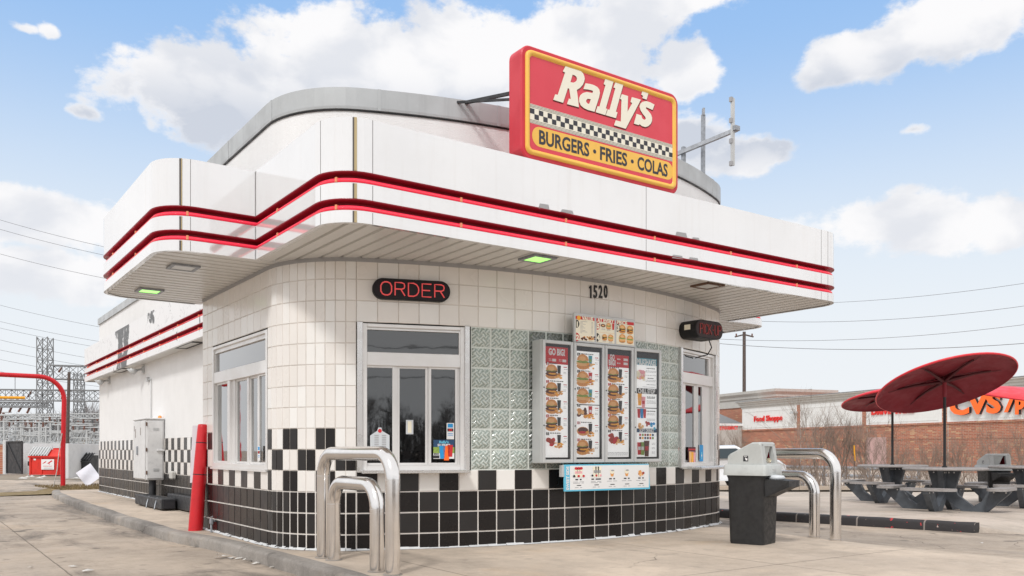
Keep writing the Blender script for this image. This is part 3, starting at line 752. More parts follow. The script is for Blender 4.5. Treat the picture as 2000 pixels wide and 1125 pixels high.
soffit(mb, 8.52, 11.58, arc_lo(1.93, 8.5, 11.6, .35, .02), lambda x: 3.16, .16, True)
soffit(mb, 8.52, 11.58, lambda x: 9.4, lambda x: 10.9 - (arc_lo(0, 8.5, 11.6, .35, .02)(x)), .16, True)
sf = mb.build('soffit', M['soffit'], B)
mb = MB()                                      # cornice strip where soffit meets the tiles
sweep(mb, [tuple(c[0]) for c in cols] + [tuple(cols[-1][1])], [(.0, 2.885), (.012, 2.885), (.016, 2.925)]); mb.build('edge_trim', M['ink_gr'], sf)
# recessed square lamps in the soffit
for px, py, lit, fr in ((1050, 504, 1, 0), (1382, 557, 0, 1), (358, 521, 0, 0), (292, 567, 1, 0)):
    p = onZ(px, py, 2.92); X, Y = p.x, p.y; s_ = .14
    a = MB()
    for (x0, x1, y0, y1) in ((-s_, s_, -s_, -s_+.035), (-s_, s_, s_-.035, s_), (-s_, -s_+.035, -s_+.035, s_-.035), (s_-.035, s_, -s_+.035, s_-.035)):
        a.box(X+x0, X+x1, Y+y0, Y+y1, 2.902, 2.935)
    fr_ = a.build('soffit_lamp', M['rust'] if fr else M['galv'], B)
    MB().box(X-s_+.034, X+s_-.034, Y-s_+.034, Y+s_-.034, 2.906, 2.93).build('lens', M['green_lamp'] if lit else M['lampgrey'], fr_)
for Y in (14.3, 19.6):
    a = MB()
    for (x0, x1, y0, y1) in ((3.6, 3.8, Y-.5, Y-.44), (3.6, 3.8, Y+.44, Y+.5), (3.6, 3.63, Y-.44, Y+.44), (3.77, 3.8, Y-.44, Y+.44)): a.box(x0, x1, y0, y1, 2.69, 2.706)
    fr_ = a.build('soffit_lamp', M['duct'], B); MB().box(3.63, 3.77, Y-.44, Y+.44, 2.696, 2.703).build('lens', M['lampgrey'], fr_)

# interior, seen faintly through the glass
ins = [(p[0] + (.06 if p[0] < 6.3 else -.06)*min(1, abs(p[0]-6.3)/3), p[1]+.06) for p in wp[1:-1]]; ins = [(3.14, 11.0)] + ins + [(9.46, 11.0)]
mb = MB(); mb.flat(ins, .03); mb.flat(ins, 2.86)
mb.box(3.2, 9.4, 10.9, 11.05, .0, 2.9); mb.build('interior_room', M['dark'], B)
mb = MB()
mb.box(4.2, 6.2, 8.9, 9.5, .04, .9); mb.box(4.4, 5.6, 9.0, 9.4, 1.0, 1.32); mb.box(6.6, 7.4, 8.8, 9.5, .04, 1.75); mb.box(4.0, 5.2, 10.3, 10.8, .04, 2.0)
mb.build('kitchen_units', M['steel'], B)
mb = MB(); mb.box(4.2, 5.3, 8.75, 8.8, 2.56, 2.58); mb.box(4.2, 5.3, 8.9, 8.95, 2.56, 2.58); mb.box(7.9, 8.9, 9.2, 9.25, 2.56, 2.58)
mb.build('ceiling_tubes', M['tubelight'], B)

# ------------------------------------------------------------------ windows
def window(pl, W_, z0, z1, sash, tr, label=None, jamb=True, sill=True):
    """sash: list of (u0,u1) glass lights below; tr: (ua,ub,za,zb) transom light"""
    f = MB(pl.M); e = .045
    ua, ub, za, zb = tr
    f.box(0, e, z0, z1, -.07, .012, bev=.003); f.box(W_-e, W_, z0, z1, -.07, .012, bev=.003)
    f.box(e, W_-e, z1-.035, z1, -.07, .012, bev=.003); f.box(e, W_-e, z0, z0+.05, -.07, .014, bev=.003)
    f.box(e, W_-e, za-.135, za, -.07, .006, bev=.004)                         # broad rail under the transom
    # slim bead round the transom light
    f.box(ua-.015, ua, za, zb, -.05, .0); f.box(ub, ub+.015, za, zb, -.05, .0); f.box(ua-.015, ub+.015, zb, zb+.014, -.05, .0)
    if ua-.015 > e: f.box(e, ua-.015, za, z1-.035, -.07, -.012)
    if ub+.015 < W_-e: f.box(ub+.015, W_-e, za, z1-.035, -.07, -.012)
    f.box(ua-.015, ub+.015, zb+.014, z1-.035, -.07, -.012)
    fr = f.build('window', M['alu'], B)
    for i, (a, b, off) in enumerate(sash):
        zt, zb_ = za-.155, z0+.075; s_ = MB(pl.M)
        s_.box(a-.024, a, zb_-.024, zt+.022, off-.03, off, bev=.002); s_.box(b, b+.024, zb_-.024, zt+.022, off-.03, off, bev=.002)
        s_.box(a, b, zb_-.024, zb_, off-.03, off, bev=.002); s_.box(a, b, zt, zt+.022, off-.03, off, bev=.002)
        s_.build('sash', M['alu'], fr)
        MB(pl.M).box(a, b, zb_, zt, off-.018, off-.014).build('pane', M['glass'], fr)
    ed = e
    for a, b, off in sash + [(W_-e+.024, 0, 0)]:
        if a-.024 > ed + .004:
            q_ = MB(pl.M); q_.box(ed+.001, a-.025, z0+.05, za-.135, -.07, -.03); q_.build('mullion', M['alu'], fr)
        ed = b + .024
    MB(pl.M).box(ua, ub, za, zb, -.03, -.026).build('pane', M['glass'], fr)
    if jamb:
        j = MB(pl.M); j.box(-.055, .0, z0-.02, z1+.01, -.05, .035, bev=.004); j.build('jamb', M['steel'], fr); j = MB(pl.M); j.box(W_, W_+.05, z0-.02, z1+.01, -.05, .035, bev=.004); j.build('jamb', M['steel'], fr)
    if sill:
        j = MB(pl.M); j.box(-.02, W_+.02, z0-.028, z0-.0, -.05, .16, bev=.004); j.box(-.02, W_+.02, z0-.06, z0-.03, -.02, .01); j.build('sill', M['steel'], fr)
    return fr
# order window
a0, b0 = bow(-A1), bow(-AO); dW = b0-a0; plO = Pl(a0.x, a0.y, math.atan2(dW.y, dW.x)); WO = dW.length
U = lambda px, y=800: plO.uz(px, y)[0]
plo = Pl(a0.x + plO.d.x*.06, a0.y + plO.d.y*.06, math.atan2(dW.y, dW.x)); Uo = lambda px: plo.uz(px, 800)[0]
wo_ = window(plo, WO-.115, .80, 2.275, [(Uo(717.5), Uo(767), -.02), (Uo(781.5), Uo(832), -.035), (Uo(843), Uo(890), -.02)], (Uo(713.5), Uo(896.5), 1.99, 2.215))
# left drive window
plL = Pl(3.08, 10.76, R(-90)); Ul = lambda px: plL.uz(px, 800)[0]
window(plL, 1.96, .80, 2.27, [(Ul(420), Ul(440.5), -.025), (Ul(455), Ul(476), -.045), (Ul(482), Ul(496), -.045), (Ul(502.5), Ul(529), -.02)], (Ul(420.5), Ul(530), 1.955, 2.185), jamb=False, sill=False)
mb = MB(plL.M); mb.box(Ul(444), Ul(448.5), .85, 1.82, -.12, -.0); mb.box(-.03, 1.97, .775, .80, -.03, .03); mb.build('window_reveal', M['alu'], B)
# pick-up window
a0, b0 = bow(AO), bow(A1); dW = b0-a0; plP = Pl(a0.x, a0.y, math.atan2(dW.y, dW.x)); WP = dW.length
plp = Pl(a0.x + plP.d.x*.05, a0.y + plP.d.y*.05, math.atan2(dW.y, dW.x)); Up = lambda px: plp.uz(px, 800)[0]
window(plp, WP-.13, .80, 2.275, [(.075, Up(1336), -.02), (Up(1344), Up(1361), -.035), (Up(1366.5), Up(1374.5), -.02)], (.07, Up(1384), 1.99, 2.215))
mb = MB(plp.M); mb.box(-.04, WP-.02, .765, .795, .03, .30, bev=.005); mb.build('serving_shelf', M['steel'], B)
# filler strips and glass block panels between the two windows
mb = MB()
def bowstrip(mb, s0, s1, z0, z1, off, mi=0):
    k = 4
    for i in range(k):
        p, q = bow(s0 + (s1-s0)*i/k), bow(s0 + (s1-s0)*(i+1)/k); pl = Pl(p.x, p.y, math.atan2((q-p).y, (q-p).x)); mb.quad(0, (q-p).length, z0, z1, off, mi, M=pl.M)
ang = TP/BR; s_ = -AO + .002
back = MB(); blk = MB(); nblk = int((2*AO - .004) / ang); ang = (2*AO - .004)/nblk
for i in range(nblk):
    p, q = bow(s_ + ang*i), bow(s_ + ang*(i+1)); L = (q-p).length; pl = Pl(p.x, p.y, math.atan2((q-p).y, (q-p).x))
    back.quad(0, L, .79, 2.29, 0, 0, M=pl.M)
    for r in range(7):
        z0, z1 = ZS[4+r], ZS[5+r]; gp = .009; n = 6; vs = []; fs = []
        for jx in range(n+1):
            for jz in range(n+1):
                fx, fz = jx/n, jz/n; e = min(fx, 1-fx, fz, 1-fz); h = .004 + .016*min(1, e*5)**.5 * (1 if e > 0 else 0)
                vs.append((gp + (L-2*gp)*fx, z0+gp + (z1-z0-2*gp)*fz, h if e > 0 else 0))
        for jx in range(n):
            for jz in range(n): fs.append((jx*(n+1)+jz, (jx+1)*(n+1)+jz, (jx+1)*(n+1)+jz+1, jx*(n+1)+jz+1))
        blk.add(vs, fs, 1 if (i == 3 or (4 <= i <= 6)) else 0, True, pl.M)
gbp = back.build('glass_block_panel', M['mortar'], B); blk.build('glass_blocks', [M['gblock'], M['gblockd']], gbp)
# small wall fittings on the rear wing
for px, py in ((214, 748), (281, 727)):
    pl = Pl(3.82, 22.9, R(-90)); u, zz = pl.uz(px, py); T = pl.M
    m_ = MB(T @ Matrix.Translation((u, zz, 0))); m_.box(-.07, .07, -.02, .12, 0, .03); m_.tube([(0, .06, .02), (0, .03, .16), (0, -.02, .20)], .02, 8)
    m_.lathe([(.03, .05), (.12, -.05), (.11, -.05)], 14, M=Matrix.Translation((0, 0, .2)) @ Matrix.Rotation(R(-90), 4, 'X') @ Matrix.Rotation(R(180), 4, 'X'))
    m_.build('wall_lamp', M['box_grey'], B)
pl = Pl(3.82, 22.9, R(-90)); u, z1 = pl.uz(297, 744)
m_ = MB(pl.M); m_.tube([(u-.25, z1+.05, .02), (u-.05, z1+.03, .02), (u, z1-.02, .02), (u, 1.55, .02)], .012, 6); m_.box(u-.3, u-.22, z1+.0, z1+.09, 0, .05); m_.build('conduit', M['box_grey'], B)
u, z1 = pl.uz(342.5, 928); m_ = MB(pl.M); m_.box(u-.09, u+.09, z1-.07, z1+.07, 0, .09, bev=.02); m_.build('meter_box', M['stone'], B)
# ================================================================== SIGNS ON THE RESTAURANT
PS = Pl(4.806, 6.66, 0)                       # face plane of the roof sign
SW, SB, ST = 2.137, 3.815, 4.915
SG = thing('roof_sign', (5.87, 6.76, 3.8), 'big red and yellow sign reading Rally\'s above the canopy front'.replace("Rally's", 'burgers, fries, colas'), 'sign')
T = PS.M
mb = MB(T); outer = rrect(0, SW, SB, ST, .11, 7); inn = rrect(.012, SW-.012, SB+.012, ST-.012, .10, 7)
mb.prism(outer, -.20, -.012, 0)
n = len(outer); mb.add([(p[0], p[1], -.012) for p in outer] + [(p[0], p[1], 0) for p in inn], [(i, (i+1) % n, n+(i+1) % n, n+i) for i in range(n)], 0)
mb.flat(inn, 0, 0)
mb.build('sign_cabinet', M['sign_side'], SG)
# raised yellow ring with rounded section
mb = MB(T); rings = []
for d, z in ((.046, .0), (.051, .018), (.062, .026), (.078, .024), (.092, .014), (.099, .004)):
    rings.append([(p[0], p[1], z) for p in rrect(d, SW-d, SB+d, ST-d, max(.02, .10 - d*.6), 7)])
vs = [v for r in rings for v in r]; mb.add(vs, [(k*n+i, k*n+(i+1) % n, (k+1)*n+(i+1) % n, (k+1)*n+i) for k in range(len(rings)-1) for i in range(n)], 0, True)
mb.build('yellow_ring', M['sign_yel'], SG)
mb = MB(T); mb.flat(rrect(.096, SW-.096, SB+.096, ST-.096, .05, 5), .005); mb.build('sign_face', M['sign_red'], SG)
uz = PS.uz
# chequered band
zt = (uz(1033, 203.5)[1] + uz(1318, 283)[1])/2; zb = (uz(1033, 241)[1] + uz(1318, 316)[1])/2; ua, ub = .099, SW-.099
mb = MB(T); mb.quad(ua, ub, zb, zt, .0065, 0); H = zt - zb; zc = (zt+zb)/2; c = H*.265; nc = 36; cw = (ub-ua)/nc
for i in range(nc):
    r = i % 2; mb.quad(ua + cw*i, ua + cw*(i+1), zc if r == 0 else zc - c, zc + c if r == 0 else zc, .008, 1)
for k in (.335, .40, .465): 
    for s_ in (-1, 1): mb.quad(ua, ub, zc + s_*H*k - .0017, zc + s_*H*k + .0017, .008, 1)
mb.build('chequered_band', [M['sign_cream'], M['sign_dark']], SG)
# yellow lozenge with the three words
u0, z_ = uz(1038.5, 268); u1, _ = uz(1314, 335); zc = (uz(1040, 267)[1] + uz(1312, 334)[1])/2
h2 = (uz(1060, 252)[1] - uz(1060, 291)[1])/2
mb = MB(T); mb.flat(rrect(u0, u1, zc-h2, zc+h2, h2*.98, 8), .0065, 0)
def at(px, py): u, z = uz(px, py); return u, z
for w, pa, pb in (('BURGERS', (1052, 275), (1150, 290)), ('FRIES', (1171, 298), (1224, 312)), ('COLAS', (1244, 322), (1303, 335))):
    a, b = uz(*pa)[0], uz(*pb)[0]; mb.text(w, (a+b)/2, zc - .0, h2*1.46, .008, 1, w=(b-a), bold=.028)
for px in (1160.5, 1234): u = uz(px, 300)[0]; mb.ell(u, zc-.0, .021, .021, .008, 1, 16)
mb.build('lozenge', [M['sign_yel'], M['sign_dark']], SG)
# the slab-serif name, letter by letter
LET = [
 ([(345,82),(470,122),(540,142),(590,162),(622,195),(640,240),(646,280),(638,325),(615,375),(575,420),(522,455),(532,520),(545,620),(555,725),(370,675),(400,590),(430,598),(418,520),(405,434),(382,425),(308,655),(155,608),(185,522),(225,532),(340,180),(305,165)], [[(455,215),(485,222),(510,240),(526,268),(524,300),(502,326),(470,340),(422,332)]]),
 ([(660,350),(730,360),(790,377),(845,408),(876,448),(885,500),(875,560),(800,795),(690,765),(630,735),(585,695),(562,640),(560,585),(580,535),(620,502),(680,486),(765,502),(779,488),(776,468),(745,456),(690,446),(628,440)], [[(745,600),(718,675),(690,665),(670,642),(670,612),(695,592)]]),
 ([(972,278),(1100,317),(978,742),(1000,752),(970,848),(820,802),(850,710),(880,714),(974,378),(945,362)], []),
 ([(1130,328),(1254,368),(1135,795),(1162,806),(1137,896),(980,850),(1010,758),(1037,766),(1128,428),(1100,415)], []),
 ([(1230,520),(1327,550),(1318,800),(1394,660),(1366,642),(1388,566),(1528,607),(1290,1062),(1108,1007),(1135,930),(1215,950),(1226,607),(1200,592)], []),
 ([(1555,465),(1648,490),(1640,530),(1618,605),(1552,582),(1565,545),(1535,528)], []),
 ([(1742,685),(1712,768),(1640,735),(1608,722),(1606,742),(1650,790),(1685,835),(1704,890),(1702,940),(1682,985),(1645,1020),(1600,1035),(1550,1022),(1508,990),(1496,1004),(1420,982),(1462,830),(1538,855),(1542,885),(1560,912),(1588,922),(1606,908),(1600,880),(1560,830),(1525,775),(1508,720),(1520,672),(1555,640),(1610,628),(1680,650)], [])]
def lp(p): return uz(1060 + p[0]/8.0375, 120 + p[1]/8.0375)
def smooth(L): return [lp(p) for p in L]
mb = MB(T); dk = MB(T)
for o, hs in LET:
    P_ = smooth(o); Hs = [smooth(h) for h in hs]
    mb.prism(P_, .009, .013, 0, holes=Hs)
    cxm = sum(p[0] for p in P_)/len(P_); czm = sum(p[1] for p in P_)/len(P_)
    dk.prism([(p[0]+.004 + (p[0]-cxm)*.02, p[1]-.008 + (p[1]-czm)*.01) for p in P_], .0065, .0085, 0, holes=[[(p[0]+.002, p[1]-.004) for p in h] for h in Hs])
nm = mb.build('sign_lettering', M['sign_cream'], SG); dk.build('letter_outline', M['sign_maroon'], SG)
mb = MB(); p = atF(969, 209, 8.9)
for a_, b_, w_ in (((4.83, 6.86, 4.50), (4.70, 7.55, 4.60), .03), ((4.83, 6.86, 4.44), (4.60, 7.6, 4.60), .022), ((6.9, 6.86, 4.5), (7.0, 7.5, 4.62), .03)): MB().bar(a_, b_, w_).build('sign_strut', M['duct'], SG)
SG['label'] = 'big red and yellow sign with white script-like name and chequered band above the canopy'

# ORDER and PICK-UP neon boxes
def neonbox(word, pl, ua, ub, z0, z1, off, label, bold=.0):
    h = (z1-z0)/2; t = thing('neon_sign', pl.M @ Vector(((ua+ub)/2, z0, 0)), label, 'sign')
    MB(pl.M).prism(rrect(ua, ub, z0, z1, h*.96, 8), .0, off, 0).build('sign_box', M['black'], t)
    face = MB(pl.M); face.flat(rrect(ua+.012, ub-.012, z0+.012, z1-.012, h*.8, 8), off+.003); face.build('face_panel', mat('tinted_face', (.035,.022,.024), .25, coat=.4), t)
    MB(pl.M).text(word, (ua+ub)/2, (z0+z1)/2, h*1.22, off+.008, 0, w=(ub-ua)*.80, bold=bold, depth=.012).build('lettering', M['led_red'], t)
    return t
# letters as outlined tubes
def tube_letters(word, pl, ua, ub, zc, h, off, t, r):
    GL = {'O': [[(0,.3),(0,.7),(.12,.92),(.3,1),(.5,1),(.68,.92),(.8,.7),(.8,.3),(.68,.08),(.5,0),(.3,0),(.12,.08),(0,.3)]], 'R': [[(0,0),(0,1),(.5,1),(.68,.92),(.72,.75),(.68,.58),(.5,.5),(0,.5)],[(.42,.5),(.74,0)]],
          'D': [[(0,0),(0,1),(.4,1),(.62,.9),(.75,.7),(.78,.5),(.75,.3),(.62,.1),(.4,0),(0,0)]], 'E': [[(.7,1),(0,1),(0,0),(.7,0)],[(0,.5),(.6,.5)]],
          'P': [[(0,0),(0,1),(.5,1),(.68,.9),(.72,.75),(.68,.6),(.5,.5),(0,.5)]], 'I': [[(0,0),(0,1)]], 'C': [[(.74,.78),(.62,.94),(.42,1),(.22,.94),(.05,.75),(0,.5),(.05,.25),(.22,.06),(.42,0),(.62,.06),(.74,.22)]],
          'K': [[(0,0),(0,1)],[(.7,1),(0,.42)],[(.22,.6),(.74,0)]], '-': [[(0,.5),(.34,.5)]], 'U': [[(0,1),(0,.28),(.08,.08),(.28,0),(.46,0),(.66,.08),(.74,.28),(.74,1)]]}
    ws = [max(p[0] for s in GL[c] for p in s) for c in word]; tot = sum(ws) + .26*(len(word)-1); k = (ub-ua)/tot; x = ua; mb = MB(pl.M)
    for c, w in zip(word, ws):
        for st in GL[c]: mb.tube([(x + p[0]*k, zc - h/2 + p[1]*h, off) for p in st], r, 6)
        x += (w+.26)*k
    return mb.build('lettering', M['led_red'], t)
ua, ub = plO.uz(726, 570)[0], plO.uz(876, 573)[0]; z1, z0 = plO.uz(800, 549)[1], plO.uz(800, 589)[1]
def nsign(word, pl, ua, ub, z0, z1, th, label):
    h = (z1-z0)/2; t = thing('neon_sign', pl.M @ Vector(((ua+ub)/2, z0, 0)), label, 'sign')
    m_ = MB(pl.M); m_.prism(rrect(ua, ub, z0, z1, h*.97, 8), .0, th, 0); m_.build('sign_box', M['black'], t)
    m_ = MB(pl.M); m_.flat(rrect(ua+.01, ub-.01, z0+.01, z1-.01, h*.85, 8), th+.002); m_.build('face_panel', mat('tinted_face', (.012,.006,.008), .3, spec=.25), t)
    tube_letters(word, pl, ua+(ub-ua)*.10, ub-(ub-ua)*.08, (z0+z1)/2, h*1.25, th+.008, t, .007)
    return t
nsign('ORDER', plO, ua, ub, z0, z1, .085, 'black capsule sign reading ORDER in red above the big window')
pkd = math.atan2(.45, 1.0)
pk0 = Vector((8.28, 7.60)); PK = Pl(8.24, 7.27, R(4))
ua, ub = PK.uz(1358.5, 640)[0], PK.uz(1411.5, 648)[0]; z1, z0 = PK.uz(1390, 627)[1], PK.uz(1390, 662)[1]
t = thing('neon_sign', (8.4, 7.4, 2.4), 'black capsule sign reading PICK-UP near the right corner', 'sign')
h = (z1-z0)/2
m_ = MB(PK.M); m_.prism(rrect(ua, ub, z0, z1, h*.96, 8), -.26, 0, 0); m_.build('sign_box', M['black'], t)
m_ = MB(PK.M); m_.flat(rrect(ua+.01, ub-.01, z0+.01, z1-.01, h*.86, 8), .003); m_.build('face_panel', mat('tinted_face', (.035,.018,.018), .4, spec=.25), t)
pkl = tube_letters('PICK-UP', PK, ua+(ub-ua)*.15, ub-(ub-ua)*.08, (z0+z1)/2, h*1.1, .008, t, .005); pkl.data.materials[0] = M['led_dim']
mb = MB(PK.M); mb.box(ua+.03, ua+.13, z0+.06, z1-.08, -.262, -.258); mb.box(ua-.006, ua, z0+.1, z1-.06, -.17, -.08); mb.build('maker_label', M['cream_p'], t)
e = PK.M @ Vector((ub, (z0+z1)/2, -.05)); mb = MB(); mb.bar(e, e + Vector((.08, 0, 0)), .015); mb.tube([(e.x-.02, e.y+.15, e.z-.1), (e.x+.08, e.y+.2, e.z-.17), (e.x+.06, e.y+.25, e.z-.26), (e.x-.06, e.y+.35, e.z-.30)], .008, 6); mb.build('cable', M['duct'], t)
# house number
ca = bow(math.asin((6.2-6.3)/6.5)); 
NB = thing('house_number', (6.25, 7.28, 2.6), 'black metal number 1520 on white tiles above the menu board', 'number sign')
for dgt, px in zip('1520', (1150.5, 1160, 1170.5, 1182)):
    sx = math.radians(0)
    best = None
    for k in range(-60, 60):
        a = k*.006; p = bow(a); 
        v = p.dot(Vector((RT.x, RT.y)))/p.dot(Vector((FW.x, FW.y)))*FPX + CX
        if best is None or abs(v-px) < best[0]: best = (abs(v-px), a)
    a = best[1]; p = bow(a); pl = Pl(p.x, p.y, a); zc = pl.uz(px, 570)[1]; hh = pl.uz(px, 558)[1] - pl.uz(px, 583)[1]
    if dgt == '1':
        MB(pl.M).prism([(.004, zc-hh/2), (.022, zc-hh/2), (.022, zc+hh/2), (.008, zc+hh/2), (-.010, zc+hh*.36), (-.010, zc+hh*.24), (.004, zc+hh*.30)], .009, .018).build('numeral', M['ink_dk'], NB); continue
    MB(pl.M).text(dgt, 0, zc, hh, .01, 0, w=.036 if dgt == '1' else .054, bold=.02, depth=.008).build('numeral', M['ink_dk'], NB)

# ------------------------------------------------------------------ menu boards
class Pan:
    """draws flat print on a panel: x 0..1 left to right, y 0..1 bottom to top"""
    def __init__(s, T, u0, u1, z0, z1, off):
        s.T = T; s.u0, s.u1, s.z0, s.z1 = u0, u1, z0, z1; s.mb = MB(T); s.o = off; s.mats = []; s.w = u1-u0; s.h = z1-z0
    def mi(s, k):
        if k not in s.mats: s.mats.append(k)
        return s.mats.index(k)
    def r(s, x0, x1, y0, y1, k, l=1): s.mb.quad(s.u0+x0*s.w, s.u0+x1*s.w, s.z0+y0*s.h, s.z0+y1*s.h, s.o + l*.0008, s.mi(k))
    def e(s, cx, cy, rx, ry, k, l=2, a0=0, a1=360): s.mb.ell(s.u0+cx*s.w, s.z0+cy*s.h, rx*s.w, ry*s.w, s.o + l*.0008, s.mi(k), 12, a0=a0, a1=a1)
    def t(s, txt, cx, cy, h, k, w=None, l=3, bold=.03, rot=0., align='C'): s.mb.text(txt, s.u0+cx*s.w, s.z0+cy*s.h, h*s.w, s.o + l*.0008, s.mi(k), w=(w*s.w if w else None), bold=bold, rot=rot, align=align)
    def p(s, pts, k, l=2): s.mb.flat([(s.u0+x*s.w, s.z0+y*s.h) for x, y in pts], s.o + l*.0008, s.mi(k))
    def done(s, name, parent): return s.mb.build(name, [M[k] for k in s.mats], parent)
    # little pictures, cy in panel units, a = size in panel widths
    def burger(s, cx, cy, a, kind=0):
        q = a/ (s.h/s.w)
        s.e(cx, cy-.30*q, a*.52, a*.22, 'bun', 2); 
        if kind == 1: s.e(cx, cy-.12*q, a*.56, a*.17, 'bun2', 3); s.e(cx, cy+.0*q, a*.54, a*.09, 'lett', 4)
        else:
            s.e(cx, cy-.16*q, a*.54, a*.15, 'patty', 3); s.e(cx+.04, cy-.14*q, a*.36, a*.07, 'cheese', 4); s.e(cx, cy+.02*q, a*.52, a*.12, 'patty', 5)
            s.e(cx-.03, cy+.06*q, a*.44, a*.05, 'lett', 6)
        s.e(cx, cy+.08*q, a*.50, a*.42, 'bun', 7, 0, 180); s.e(cx-.02, cy+.2*q, a*.3, a*.16, 'bun2', 8)
    def fries(s, cx, cy, a):
        q = a/(s.h/s.w); rr = random.Random(int(cx*1000+cy*7777))
        for k in range(16): s.e(cx + rr.uniform(-.5,.5)*a, cy + rr.uniform(-.25,.25)*q, a*rr.uniform(.12,.22), a*rr.uniform(.06,.1), rr.choice(['bun','bun2','cheese']), 3+k*.3)
    def cup(s, cx, cy, a, k='patty', k2=None):
        q = a/(s.h/s.w); s.p([(cx-a*.24, cy+.5*q), (cx-a*.17, cy-.5*q), (cx+a*.17, cy-.5*q), (cx+a*.24, cy+.5*q)], k, 4)
        if k2: s.r(cx-a*.14, cx+a*.14, cy-.12*q, cy+.15*q, k2, 5)
    def lump(s, cx, cy, a, ks, n=9):
        q = a/(s.h/s.w); rr = random.Random(int(cx*999+cy*5555))
        for k in range(n): s.e(cx + rr.uniform(-.4,.4)*a, cy + rr.uniform(-.3,.3)*q, a*rr.uniform(.14,.26), a*rr.uniform(.12,.2), rr.choice(ks), 3+k*.3)
    def lines(s, x0, x1, y, k='ink_gr', n=1, dy=.012, hh=.0045, seed=0):
        rr = random.Random(seed + int(y*1e4))
        for j in range(n):
            x = x0
            while x < x1 - .01:
                w = rr.uniform(.03, .09); s.r(x, min(x+w, x1), y - j*dy - hh/2, y - j*dy + hh/2, k, 2); x += w + .018
PB = Pl(5.438, 7.15, 0); TB = PB.M
bx0, bx1 = 0, PB.uz(1293, 800)[0]; bz0, bz1 = .865, 2.172
MBD = thing('menu_board', (6.3, 7.25, .87), 'grey metal menu cabinet with four lit-up food posters on the rounded front'.replace('lit-up ', ''), 'menu board')
mb = MB(TB); mb.box(bx0-.0, bx1+.0, bz0, bz1, -.19, -.03, bev=.006); mb.build('cabinet', M['box_grey'], MBD)
pe = [0] + [PB.uz(px, 800)[0] for px in (1121, 1182, 1239)] + [bx1]
